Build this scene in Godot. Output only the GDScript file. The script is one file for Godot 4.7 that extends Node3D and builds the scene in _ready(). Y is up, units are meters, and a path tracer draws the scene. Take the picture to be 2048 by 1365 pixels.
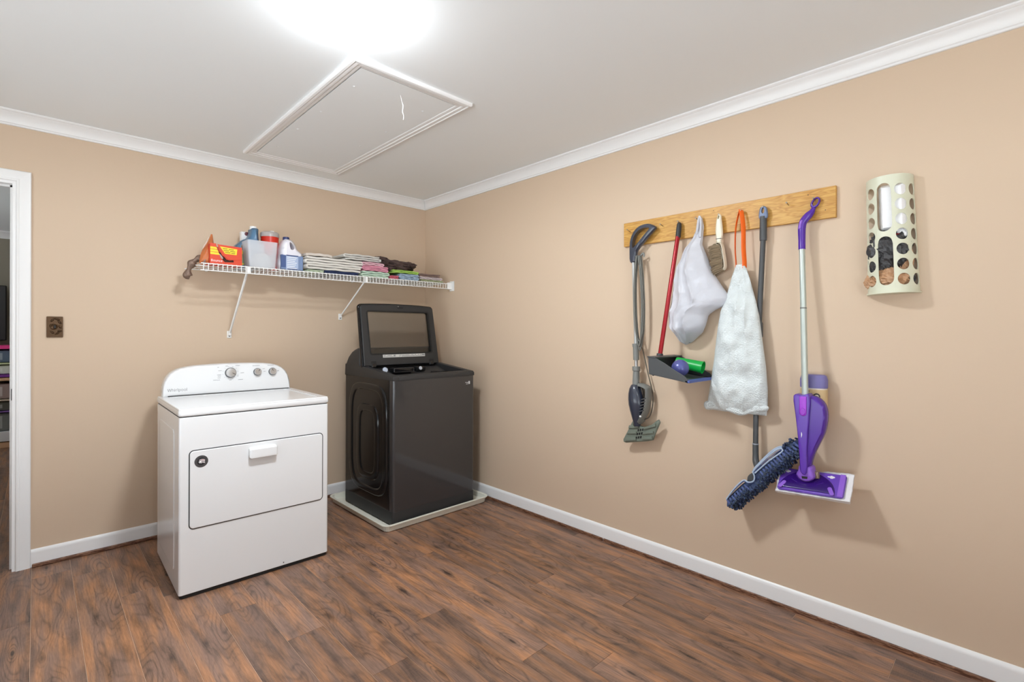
extends Node3D
# A laundry corner. World: y up, metres; the room corner behind the washer is the origin,
# wall_left lies in z = 0 (towards -x), wall_right in x = 0 (towards +z).

const H := 2.4555
var M := {}
var used := {}
# local x = +z (along the right wall), local y = up, local z = out of the right wall (-x)
var RW := Transform3D(Basis(Vector3(0, 0, 1), Vector3(0, 1, 0), Vector3(-1, 0, 0)), Vector3.ZERO)


class Sh:
	var v := PackedVector3Array()
	var n := PackedVector3Array()
	var t := PackedVector2Array()
	var xf := Transform3D.IDENTITY

	func at(m: Transform3D) -> Sh:
		xf = m
		return self

	func add(p: PackedVector3Array, idx: PackedInt32Array, crease := 0.62, closed := true, uv := PackedVector2Array()) -> Sh:
		var q := PackedVector3Array()
		q.resize(p.size())
		for i in p.size():
			q[i] = xf * p[i]
		var nt := idx.size() / 3
		var flip := false
		if closed:
			var vol := 0.0
			var o := q[0]
			for k in nt:
				vol += (q[idx[3 * k]] - o).dot((q[idx[3 * k + 1]] - o).cross(q[idx[3 * k + 2]] - o))
			flip = vol > 0.0
		var fn := PackedVector3Array()
		fn.resize(nt)
		var un := PackedVector3Array()
		un.resize(nt)
		var near := {}
		var keys := []
		keys.resize(q.size())
		for i in q.size():
			keys[i] = Vector3i((q[i] * 40000.0).round())
		var tri := PackedInt32Array()
		tri.resize(nt * 3)
		for k in nt:
			var a := idx[3 * k]
			var b := idx[3 * k + (2 if flip else 1)]
			var c := idx[3 * k + (1 if flip else 2)]
			tri[3 * k] = a
			tri[3 * k + 1] = b
			tri[3 * k + 2] = c
			var f := (q[c] - q[a]).cross(q[b] - q[a])
			fn[k] = f
			un[k] = f.normalized()
			for i in [a, b, c]:
				var key: Vector3i = keys[i]
				if not near.has(key):
					near[key] = PackedInt32Array()
				near[key].append(k)
		for k in nt:
			if fn[k].length_squared() < 1e-20:
				continue
			for j in 3:
				var i := tri[3 * k + j]
				var s := Vector3.ZERO
				for m in near[keys[i]]:
					if un[m].dot(un[k]) > crease:
						s += fn[m]
				v.append(q[i])
				n.append(s.normalized() if s.length_squared() > 1e-24 else un[k])
				t.append(uv[i] if uv.size() else Vector2.ZERO)
		return self

	func loft(rings: Array, cap0 := true, cap1 := true, crease := 0.62, ring_uv := false) -> Sh:
		var p := PackedVector3Array()
		var idx := PackedInt32Array()
		var uv := PackedVector2Array()
		var c: int = rings[0].size()
		for ri in rings.size():
			p.append_array(rings[ri])
			if ring_uv:
				for j in c:
					uv.append(Vector2(float(j) / c, float(ri) / maxf(1.0, rings.size() - 1.0)))
		for r in rings.size() - 1:
			for j in c:
				var a := r * c + j
				var b := r * c + (j + 1) % c
				idx.append_array([a, b, a + c, b, b + c, a + c])
		for e in 2:
			if (e == 0 and cap0) or (e == 1 and cap1):
				var ring: PackedVector3Array = rings[0] if e == 0 else rings[-1]
				var m := Vector3.ZERO
				for q in ring:
					m += q
				var base := p.size()
				p.append(m / c)
				if ring_uv:
					uv.append(Vector2(0.5, float(e)))
				var off := 0 if e == 0 else (rings.size() - 1) * c
				for j in c:
					var a := off + j
					var b := off + (j + 1) % c
					idx.append_array([base, b, a] if e == 0 else [base, a, b])
		return add(p, idx, crease, cap0 and cap1, uv)

	func tube(pts: Array, r: Variant, sides := 10, flat := 1.0) -> Sh:
		var rings := []
		var up := Vector3(0.13, 0.97, 0.21)
		var d0: Vector3 = (pts[1] - pts[0]).normalized()
		if absf(d0.dot(up.normalized())) > 0.9:
			up = Vector3(0.95, 0.1, 0.25)
		var x := up.cross(d0).normalized()
		for i in pts.size():
			var d: Vector3
			if i == 0:
				d = d0
			elif i == pts.size() - 1:
				d = (pts[i] - pts[i - 1]).normalized()
			else:
				d = ((pts[i] - pts[i - 1]).normalized() + (pts[i + 1] - pts[i]).normalized()).normalized()
			x = (x - d * x.dot(d)).normalized()
			var y := d.cross(x)
			var rr: float = r[i] if r is Array else r
			var ring := PackedVector3Array()
			for j in sides:
				var a := TAU * j / sides
				ring.append(pts[i] + x * cos(a) * rr + y * sin(a) * rr * flat)
			rings.append(ring)
		return loft(rings)

	func lathe(prof: Array, sides := 24, crease := 0.62) -> Sh:
		var rings := []
		for q in prof:
			var ring := PackedVector3Array()
			for j in sides:
				var a := TAU * j / sides
				ring.append(Vector3(cos(a) * q.x, q.y, sin(a) * q.x))
			rings.append(ring)
		return loft(rings, true, true, crease)

	static func ccw(poly: PackedVector2Array) -> PackedVector2Array:
		var s := 0.0
		for i in poly.size():
			s += poly[i].cross(poly[(i + 1) % poly.size()])
		if s < 0.0:
			poly = poly.duplicate()
			poly.reverse()
		return poly

	static func inset(poly: PackedVector2Array, b: float) -> PackedVector2Array:
		var o := PackedVector2Array()
		var c := poly.size()
		for i in c:
			var e0 := (poly[i] - poly[(i + c - 1) % c]).normalized()
			var e1 := (poly[(i + 1) % c] - poly[i]).normalized()
			var n0 := Vector2(-e0.y, e0.x)
			var n1 := Vector2(-e1.y, e1.x)
			o.append(poly[i] + b * (n0 + n1) / maxf(0.4, 1.0 + n0.dot(n1)))
		return o

	func prism(poly_in: PackedVector2Array, z0: float, z1: float, bev := 0.0, hole_in := PackedVector2Array(), lean := 0.0, lean_from := 0.0) -> Sh:
		var poly := ccw(poly_in)
		var c := poly.size()
		var p := PackedVector3Array()
		var idx := PackedInt32Array()
		var small := inset(poly, bev) if bev > 0.0 else poly
		var levels := [[small, z0], [poly, z0 + bev], [poly, z1 - bev], [small, z1]] if bev > 0.0 else [[poly, z0], [poly, z1]]
		for l in levels:
			for q in l[0]:
				p.append(Vector3(q.x, q.y, l[1]))
		for r in levels.size() - 1:
			for j in c:
				var a := r * c + j
				var b := r * c + (j + 1) % c
				idx.append_array([a, b, a + c, b, b + c, a + c])
		var hole := PackedVector2Array()
		if hole_in.size():
			hole = ccw(hole_in)
			var base := p.size()
			var k := hole.size()
			for z in [z0, z1]:
				for q in hole:
					p.append(Vector3(q.x, q.y, z))
			for j in k:
				var a := base + j
				var b := base + (j + 1) % k
				idx.append_array([a, a + k, b, b, a + k, b + k])
		var pieces := [small]
		if hole.size():
			var mid := 0.0
			for q in hole:
				mid += q.x / hole.size()
			pieces = []
			for half in [PackedVector2Array([Vector2(-99, -99), Vector2(mid, -99), Vector2(mid, 99), Vector2(-99, 99)]), PackedVector2Array([Vector2(mid, -99), Vector2(99, -99), Vector2(99, 99), Vector2(mid, 99)])]:
				for g in Geometry2D.intersect_polygons(small, half):
					pieces.append_array(Geometry2D.clip_polygons(g, hole))
		for g in pieces:
			var gg := ccw(g)
			var tr := Geometry2D.triangulate_polygon(gg)
			for e in 2:
				var base := p.size()
				for q in gg:
					p.append(Vector3(q.x, q.y, z0 if e == 0 else z1))
				for k in range(0, tr.size(), 3):
					var a := gg[tr[k]]
					var s := (gg[tr[k + 1]] - a).cross(gg[tr[k + 2]] - a)
					if (s > 0.0) == (e == 1):
						idx.append_array([base + tr[k], base + tr[k + 1], base + tr[k + 2]])
					else:
						idx.append_array([base + tr[k], base + tr[k + 2], base + tr[k + 1]])
		if lean != 0.0:
			for i in p.size():
				p[i].z -= lean * (p[i].y - lean_from)
		return add(p, idx)

	func box(a: Vector3, b: Vector3, bev := 0.0) -> Sh:
		var lo := a.min(b)
		var hi := a.max(b)
		if bev <= 0.0:
			return prism(PackedVector2Array([Vector2(lo.x, lo.y), Vector2(hi.x, lo.y), Vector2(hi.x, hi.y), Vector2(lo.x, hi.y)]), lo.z, hi.z)
		return prism(rrect(lo.x, lo.y, hi.x, hi.y, bev, 2), lo.z, hi.z, bev)

	static func rrect(x0: float, y0: float, x1: float, y1: float, r: float, seg := 5) -> PackedVector2Array:
		var o := PackedVector2Array()
		for k in 4:
			var c := Vector2(x1 - r if k == 0 or k == 3 else x0 + r, y1 - r if k < 2 else y0 + r)
			for s in seg + 1:
				var a := PI / 2 * (k + float(s) / seg)
				o.append(c + r * Vector2(cos(a), sin(a)))
		return o

	static func oval(c: Vector2, rx: float, ry: float, sides := 24) -> PackedVector2Array:
		var o := PackedVector2Array()
		for j in sides:
			o.append(c + Vector2(cos(TAU * j / sides) * rx, sin(TAU * j / sides) * ry))
		return o

	# footprint (x, z) drawn upwards from y0 to y1
	func slab(poly: PackedVector2Array, y0: float, y1: float, bev := 0.0, hole := PackedVector2Array()) -> Sh:
		var keep := xf
		xf = keep * Transform3D(Basis(Vector3(1, 0, 0), Vector3(0, 0, 1), Vector3(0, 1, 0)), Vector3.ZERO)
		prism(poly, y0, y1, bev, hole)
		xf = keep
		return self

	func text(s: String, high: float, where: Transform3D, font: Font, deep := 0.0008) -> Sh:
		var tm := TextMesh.new()
		tm.text = s
		tm.font = font
		tm.font_size = 32
		tm.pixel_size = high / 24.0
		tm.depth = deep
		tm.horizontal_alignment = HORIZONTAL_ALIGNMENT_LEFT
		tm.curve_step = 2.0
		var arr := tm.get_mesh_arrays()
		var pv: PackedVector3Array = arr[Mesh.ARRAY_VERTEX]
		var pi: PackedInt32Array = arr[Mesh.ARRAY_INDEX] if arr[Mesh.ARRAY_INDEX] != null else PackedInt32Array(range(pv.size()))
		var keep := xf
		xf = keep * where
		add(pv, pi, 0.9, false)
		xf = keep
		return self

	func mesh(off := Vector3.ZERO) -> ArrayMesh:
		var q := v
		if off != Vector3.ZERO:
			q = PackedVector3Array()
			q.resize(v.size())
			for i in v.size():
				q[i] = v[i] - off
		var arr := []
		arr.resize(Mesh.ARRAY_MAX)
		arr[Mesh.ARRAY_VERTEX] = q
		arr[Mesh.ARRAY_NORMAL] = n
		arr[Mesh.ARRAY_TEX_UV] = t
		var m := ArrayMesh.new()
		m.add_surface_from_arrays(Mesh.PRIMITIVE_TRIANGLES, arr)
		return m


func numbered(called: String) -> String:
	used[called] = used.get(called, -1) + 1
	return called if used[called] == 0 else "%s_%03d" % [called, used[called]]


func tag(o: Node3D, label: String, category := "", group := "", kind := "") -> Node3D:
	if label:
		o.set_meta("label", label)
	if category:
		o.set_meta("category", category)
	if group:
		o.set_meta("group", group)
	if kind:
		o.set_meta("kind", kind)
	return o


func thing(called: String, label: String, category: String, where: Vector3, group := "") -> Node3D:
	var o := Node3D.new()
	o.name = numbered(called)
	add_child(o)
	o.position = where
	return tag(o, label, category, group)


func origin_of(o: Node) -> Vector3:
	var p := Vector3.ZERO
	while o is Node3D and o != self:
		p += o.position
		o = o.get_parent()
	return p


func part(called: String, s: Sh, m: Material, parent: Node3D, label := "", kind := "") -> MeshInstance3D:
	var o := MeshInstance3D.new()
	o.name = called
	o.mesh = s.mesh(origin_of(parent))
	o.material_override = m
	parent.add_child(o, true)
	tag(o, label, "", "", kind)
	return o


func solo(called: String, s: Sh, m: Material, label: String, category: String, group := "", kind := "") -> MeshInstance3D:
	var lo := s.v[0]
	var hi := s.v[0]
	for q in s.v:
		lo = lo.min(q)
		hi = hi.max(q)
	var base := Vector3((lo.x + hi.x) / 2, lo.y, (lo.z + hi.z) / 2)
	var o := MeshInstance3D.new()
	o.name = numbered(called)
	o.mesh = s.mesh(base)
	o.material_override = m
	o.position = base
	add_child(o)
	tag(o, label, category, group, kind)
	return o


func struct(called: String, s: Sh, m: Material, label: String) -> MeshInstance3D:
	return solo(called, s, m, label, "", "", "structure")


func c8(r: int, g: int, b: int, a := 1.0) -> Color:
	return Color(r / 255.0, g / 255.0, b / 255.0, a)


func mat(c: Color, rough := 0.5, metal := 0.0) -> StandardMaterial3D:
	var m := StandardMaterial3D.new()
	m.albedo_color = c
	m.roughness = rough
	m.metallic = metal
	if c.a < 1.0:
		m.transparency = BaseMaterial3D.TRANSPARENCY_ALPHA
	return m


func noise_tex(freq: float, seed_: int, size := 256, octaves := 3, ridged := false, normal := 0.0, ramp: Gradient = null) -> NoiseTexture2D:
	var f := FastNoiseLite.new()
	f.seed = seed_
	f.frequency = freq
	f.fractal_octaves = octaves
	if ridged:
		f.fractal_type = FastNoiseLite.FRACTAL_RIDGED
	var t := NoiseTexture2D.new()
	t.width = size
	t.height = size
	t.seamless = true
	t.noise = f
	if normal > 0.0:
		t.as_normal_map = true
		t.bump_strength = normal
	if ramp:
		t.color_ramp = ramp
	return t


func bumpy(m: StandardMaterial3D, tex: Texture2D, scale: float, strength := 1.0) -> StandardMaterial3D:
	m.normal_enabled = true
	m.normal_texture = tex
	m.normal_scale = strength
	m.uv1_triplanar = true
	m.uv1_scale = Vector3.ONE * scale
	return m


func V2(list: Array) -> PackedVector2Array:
	var o := PackedVector2Array()
	for i in range(0, list.size(), 2):
		o.append(Vector2(list[i], list[i + 1]))
	return o


func V3(list: Array) -> Array:
	var o := []
	for i in range(0, list.size(), 3):
		o.append(Vector3(list[i], list[i + 1], list[i + 2]))
	return o


# a Catmull-Rom curve through the points
func curve(pts: Array, per := 4, closed := false) -> Array:
	var o := []
	var c := pts.size()
	for i in (c if closed else c - 1):
		var a = pts[(i + c - 1) % c] if closed else pts[maxi(i - 1, 0)]
		var b = pts[i]
		var d = pts[(i + 1) % c]
		var e = pts[(i + 2) % c] if closed else pts[mini(i + 2, c - 1)]
		for k in per:
			o.append(b.cubic_interpolate(d, a, e, float(k) / per))
	if not closed:
		o.append(pts[-1])
	return o


func curve2(list: Array, per := 4, closed := true) -> PackedVector2Array:
	return PackedVector2Array(curve(Array(V2(list)), per, closed))


func frame_at(o: Vector3, y: Vector3, hint := Vector3(0, 0, 1)) -> Transform3D:
	var yy := y.normalized()
	var x := yy.cross(hint).normalized()
	return Transform3D(Basis(x, yy, x.cross(yy)), o)


func edge_at(line: PackedVector2Array, y: float) -> float:
	for i in line.size() - 1:
		if (line[i].y - y) * (line[i + 1].y - y) <= 0.0 and absf(line[i].y - line[i + 1].y) > 1e-6:
			return lerpf(line[i].x, line[i + 1].x, (y - line[i].y) / (line[i + 1].y - line[i].y))
	return line[0].x if absf(y - line[0].y) < absf(y - line[-1].y) else line[-1].x


func _ready() -> void:
	# ---- camera, sky, lights, exposure
	var cam := Camera3D.new()
	cam.name = "camera"
	cam.near = 0.05
	cam.far = 60.0
	cam.set_frustum(0.05 * 1365.0 / 985.12, Vector2(0.0, -0.05 * 18.73 / 985.12), 0.05, 60.0)
	cam.transform = Transform3D(Basis(UPV, -0.7684) * Basis(Vector3(0, 0, 1), 0.0025), Vector3(-2.5268, 1.2885, 3.7436))
	add_child(cam)
	cam.make_current()
	var env := Environment.new()
	env.background_mode = Environment.BG_SKY
	var sky := Sky.new()
	var sm := ProceduralSkyMaterial.new()
	sm.sky_top_color = c8(206, 222, 242)
	sm.sky_horizon_color = c8(230, 240, 248)
	sm.ground_bottom_color = c8(218, 226, 230)
	sm.ground_horizon_color = c8(230, 238, 244)
	sm.sun_angle_max = 0.0
	sm.ground_energy_multiplier = 2.4  # ground brightened to light the ceiling through the unseen windows
	sky.sky_material = sm
	env.sky = sky
	env.background_energy_multiplier = SKY_ENERGY
	env.tonemap_mode = Environment.TONE_MAPPER_LINEAR
	env.tonemap_exposure = EXPOSURE
	env.sdfgi_enabled = true
	env.ssao_enabled = true
	env.ssil_enabled = true
	var we := WorldEnvironment.new()
	we.name = "environment"
	we.environment = env
	add_child(we)
	materials()
	ceiling_lamp(Vector3(-1.72, H, 2.06), "round white flush ceiling light glowing above the attic hatch", LAMP_A, 0.0, LAMP_A_DOWN)
	ceiling_lamp(Vector3(-2.3, H, 4.65), "round white hanging ceiling light, unseen behind the camera, placed to light the ceiling", UNSEEN_LAMP_B, 0.35)  # unseen lamp behind the camera, placed to brighten ceiling and walls
	ceiling_lamp(Vector3(-3.6, H, -2.4), "round white flush ceiling light, out of view beyond the doorway, placed to light the next room", UNSEEN_LAMP_C)  # out of view, placed to light the room beyond the doorway
	room()
	hall()
	hatch()
	wall_plate()
	dryer()
	drain_pan()
	washer()
	wire_shelf()
	shelf_goods()
	towels()
	peg_board()
	steam_mop()
	dustpan()
	shopping_bag()
	scrub_brush()
	trash_bag()
	dust_mop()
	spray_mop()
	bag_dispenser()


const UPV := Vector3(0, 1, 0)
const W1A := -3.2
const W1B := -1.4
const W2A := -4.2
const W2B := -1.1
const WY0 := 0.2
const WY1 := 2.0
const EXPOSURE := 0.83
const SKY_ENERGY := 1.1
const LAMP_A := 0.45
const LAMP_A_DOWN := 4.6
const UNSEEN_LAMP_B := 0.6
const UNSEEN_LAMP_C := 1.0


func materials() -> void:
	var fine := noise_tex(0.02, 3, 256, 4, false, 2.0)
	var cloth := noise_tex(0.12, 5, 256, 2, false, 6.0)
	var crinkle := noise_tex(0.018, 9, 256, 4, true, 5.0)
	var pebble := noise_tex(0.035, 11, 256, 2, false, 7.0)
	M.wall = bumpy(mat(c8(211, 188, 163), 0.62), fine, 3.0, 0.12)
	M.ceiling = mat(c8(242, 246, 248), 0.9)
	M.hall_wall = mat(c8(150, 143, 128), 0.7)
	M.trim = mat(c8(240, 240, 240), 0.35)
	M.white = mat(c8(230, 231, 232), 0.22)
	M.white.clearcoat_enabled = true
	M.white.clearcoat = 0.4
	M.white.clearcoat_roughness = 0.15
	M.white_plastic = mat(c8(240, 240, 240), 0.4)
	M.grey_print = mat(c8(125, 125, 128), 0.6)
	M.dark_print = mat(c8(45, 45, 48), 0.6)
	M.gap_shade = mat(c8(60, 60, 60), 0.8)  # dark grey stands for the shade between the dryer parts
	M.black = mat(c8(22, 22, 22), 0.6)
	M.silver = mat(c8(205, 205, 205), 0.28, 0.85)
	M.dark_silver = mat(c8(95, 95, 97), 0.35, 0.7)
	M.black_steel = bumpy(mat(c8(62, 62, 64), 0.3, 0.35), noise_tex(0.004, 21, 256, 2, false, 1.0), 1.2, 0.15)
	M.black_steel.clearcoat_enabled = true
	M.black_steel.clearcoat = 0.7
	M.black_steel.clearcoat_roughness = 0.06
	M.black_side = mat(c8(27, 27, 28), 0.13, 0.2)
	M.black_matte = mat(c8(44, 44, 45), 0.5)
	M.black_gloss = mat(c8(20, 20, 22), 0.15)
	M.tint_glass = mat(c8(40, 38, 34, 0.36), 0.05)
	M.pan = mat(c8(228, 227, 214), 0.4)
	M.wire = mat(c8(240, 240, 238), 0.35)
	M.nail = mat(c8(150, 140, 125), 0.4, 0.8)
	M.substrate = mat(c8(226, 196, 170), 0.9)
	M.bronze = bumpy(mat(c8(92, 70, 50), 0.4, 0.75), crinkle, 30.0, 0.6)
	M.towel_white = bumpy(mat(c8(226, 222, 216), 0.95), cloth, 12.0, 0.7)
	M.cloth_tex = cloth
	M.crinkle = crinkle
	M.pebble = pebble
	M.plastic_bag = bumpy(mat(c8(222, 224, 232, 0.72), 0.4), crinkle, 7.0, 0.5)
	M.trash = bumpy(mat(c8(212, 219, 219), 0.36), pebble, 11.0, 1.0)
	M.orange = mat(c8(240, 104, 22), 0.4)
	M.navy = mat(c8(36, 44, 62), 0.16)
	M.navy.clearcoat_enabled = true
	M.grey_plastic = mat(c8(128, 130, 126), 0.45)
	M.grey_dark = mat(c8(72, 74, 76), 0.45)
	M.sage = mat(c8(112, 120, 108), 0.5)
	M.sage_dark = mat(c8(62, 70, 60), 0.6)
	M.red_pole = mat(c8(158, 24, 34), 0.25, 0.3)
	M.purple = mat(c8(84, 44, 158), 0.25)
	M.purple_deep = mat(c8(48, 18, 104), 0.15)
	M.purple_light = mat(c8(142, 96, 206), 0.35)
	M.magenta = mat(c8(160, 52, 208), 0.3)
	M.lavender = mat(c8(118, 112, 168), 0.4)
	M.green = mat(c8(20, 172, 72), 0.35)
	M.ball = mat(c8(92, 96, 158), 0.25, 0.2)
	M.blue_lip = mat(c8(74, 92, 160), 0.5)
	M.fabric_blue = bumpy(mat(c8(84, 98, 146), 0.9), cloth, 14.0, 0.8)
	M.fabric_navy = bumpy(mat(c8(58, 72, 106), 0.95), cloth, 14.0, 0.8)
	M.trim_blue = mat(c8(172, 188, 210), 0.8)
	M.cream = mat(c8(232, 228, 208), 0.4)
	M.bristle = mat(c8(140, 122, 98), 0.9)
	M.dispenser = mat(c8(222, 224, 202), 0.4)
	M.dispenser.backlight_enabled = true
	M.dispenser.backlight = c8(70, 72, 60)
	M.sans = system_font("Droid Sans")
	M.serif = system_font("Droid Serif")
	# pine board: long bands of grain along z
	var ramp := Gradient.new()
	ramp.offsets = PackedFloat32Array([0.0, 0.3, 0.42, 0.5, 0.6, 0.75, 1.0])
	ramp.colors = PackedColorArray([c8(192, 142, 66), c8(208, 160, 80), c8(180, 126, 54), c8(212, 164, 86), c8(188, 136, 60), c8(214, 168, 90), c8(196, 146, 70)])
	M.pine = mat(Color.WHITE, 0.45)
	M.pine.albedo_texture = noise_tex(0.012, 31, 512, 3, false, 0.0, ramp)
	M.pine.uv1_triplanar = true
	M.pine.uv1_scale = Vector3(4.0, 5.0, 0.55)
	var sr := Gradient.new()
	sr.offsets = PackedFloat32Array([0.0, 0.45, 0.55, 1.0])
	sr.colors = PackedColorArray([c8(70, 42, 28), c8(104, 66, 46), c8(150, 112, 88), c8(84, 52, 36)])
	M.shoe = mat(Color.WHITE, 0.5)
	M.shoe.albedo_texture = noise_tex(0.02, 33, 256, 3, false, 0.0, sr)
	M.shoe.uv1_triplanar = true
	M.shoe.uv1_scale = Vector3(3.0, 24.0, 3.0)
	M.pane = mat(Color(1, 1, 1, 0.04), 0.0)
	M.plank = mat(Color.WHITE, 0.42)
	M.plank.albedo_texture = plank_texture()


func system_font(called: String) -> SystemFont:
	var f := SystemFont.new()
	f.font_names = PackedStringArray([called])
	return f


# eight strips of rustic brown wood, 1.25 m x 0.154 m each
func plank_texture() -> ImageTexture:
	var w := 2048
	var hh := 128
	var strips := 8
	var bytes := PackedByteArray()
	bytes.resize(w * hh * strips * 3)
	var a := FastNoiseLite.new()
	a.seed = 41
	a.frequency = 1.0
	a.fractal_octaves = 2
	var fine := FastNoiseLite.new()
	fine.seed = 42
	fine.frequency = 1.0
	fine.fractal_octaves = 2
	var rng := RandomNumberGenerator.new()
	rng.seed = 5
	for s in strips:
		var knots := []
		for k in rng.randi_range(1, 2):
			knots.append([rng.randf_range(0.1, 1.15), rng.randf_range(0.03, 0.124), rng.randf_range(0.7, 1.4)])
		var cracks := []
		for k in rng.randi_range(2, 4):
			cracks.append([rng.randf_range(0.0, 1.1), rng.randf_range(0.015, 0.14), rng.randf_range(0.05, 0.2)])
		for k in knots:
			cracks.append([k[0], k[1], 0.12])
		var skew := rng.randf_range(-0.03, 0.03)
		var tone := rng.randf_range(-0.035, 0.035)
		var o := s * 13.7
		for x in w:
			var uu := 1.25 * x / w
			var live := []
			for k in cracks:
				if uu > k[0] and uu < k[0] + k[2]:
					var e: float = sin(PI * (uu - k[0]) / k[2])
					live.append([k[1] + 0.006 * a.get_noise_1d(uu * 16.0 + k[1] * 90.0), e])
			for y in hh:
				var vv := 0.154 * y / hh
				var low := a.get_noise_2d(uu * 1.4 + o, vv * 7.0)
				var f := vv * 15.0 + skew * uu * 15.0 + low * 2.4
				var dark := 0.0
				for k in knots:
					var du: float = (uu - k[0]) / (0.075 * k[2])
					var dv: float = (vv - k[1]) / (0.021 * k[2])
					var d2 := du * du + dv * dv
					if d2 < 8.0:
						f += 1.6 * exp(-d2)
						dark += 0.17 * exp(-d2 * 7.0)
				for q in live:
					var dd: float = absf(vv - q[0])
					if dd < 0.004:
						dark += 0.2 * q[1] * (1.0 - dd / 0.004) * (0.5 + 0.5 * fine.get_noise_2d(uu * 90.0, vv * 300.0 + o))
				var ring := 0.5 + 0.5 * sin(f * 11.0)
				ring = ring * ring * ring * ring
				var streak := a.get_noise_2d(uu * 3.0 + 31.0 + o, vv * 110.0)
				var grain := fine.get_noise_2d(uu * 16.0 + o, vv * 480.0)
				var patch := a.get_noise_2d(uu * 2.8 + 70.0 + o, vv * 13.0 + 5.0)
				var heat := a.get_noise_2d(uu * 2.2 + 170.0 + o, vv * 17.0 + 9.0)
				var saw := fine.get_noise_2d(uu * 210.0 + o, vv * 30.0 + 40.0) * maxf(0.0, 0.3 - patch)
				var val := 0.485 + tone - 0.075 * ring * (0.7 + low) + 0.05 * streak + 0.06 * grain + 0.13 * minf(patch, 0.12) + 0.05 * saw + 0.05 * heat - dark
				val = clampf(val, 0.1, 0.95)
				var warm := clampf(0.38 + heat * 1.15 + 0.2 * streak - 0.3 * dark, 0.0, 1.0)
				var i := ((s * hh + y) * w + x) * 3
				bytes[i] = int(clampf(255.0 * val * lerpf(1.08, 1.20, warm), 0, 255))
				bytes[i + 1] = int(clampf(255.0 * val * lerpf(0.845, 0.855, warm), 0, 255))
				bytes[i + 2] = int(clampf(255.0 * val * lerpf(0.72, 0.61, warm), 0, 255))
	return ImageTexture.create_from_image(Image.create_from_data(w, hh * strips, false, Image.FORMAT_RGB8, bytes))


func ceiling_lamp(where: Vector3, label: String, energy: float, drop := 0.0, down := 0.0) -> void:
	var o := thing("ceiling_light", label, "ceiling light", where)
	var T := Transform3D(Basis(), where - Vector3(0, drop, 0))
	var glow := mat(c8(255, 254, 252), 0.5)
	glow.emission_enabled = true
	glow.emission = c8(250, 252, 255)
	glow.emission_energy_multiplier = 2.0
	var dome := Sh.new().at(T).lathe([Vector2(0.0, -0.036), Vector2(0.05, -0.0345), Vector2(0.1, -0.029), Vector2(0.135, -0.018), Vector2(0.152, -0.006), Vector2(0.154, -0.0005), Vector2(0.0, -0.0005)], 48)
	part("diffuser", dome, glow, o)
	if drop > 0.0:
		part("stem", Sh.new().tube([where, where - Vector3(0, drop, 0)], 0.01, 10), M.trim, o)
		part("canopy", Sh.new().at(Transform3D(Basis(), where)).lathe([Vector2(0.06, -0.001), Vector2(0.055, -0.02), Vector2(0.0, -0.025)], 24), M.trim, o)
	var l := OmniLight3D.new()
	l.name = "bulb"
	l.position = Vector3(0, -0.034 - drop, 0)
	l.light_color = c8(242, 249, 255)
	l.light_energy = energy
	l.light_size = 0.1
	l.omni_range = 12.0
	l.omni_attenuation = 2.0
	l.shadow_enabled = true
	o.add_child(l)
	if down > 0.0:
		var d := AreaLight3D.new()
		d.name = "downlight"
		d.position = Vector3(0, -0.041 - drop, 0)
		d.rotation.x = -PI / 2
		d.area_size = Vector2(0.24, 0.24)
		d.light_color = c8(242, 249, 255)
		d.light_energy = down
		d.area_range = 12.0
		d.area_attenuation = 2.0
		d.shadow_enabled = true
		o.add_child(d)


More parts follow.
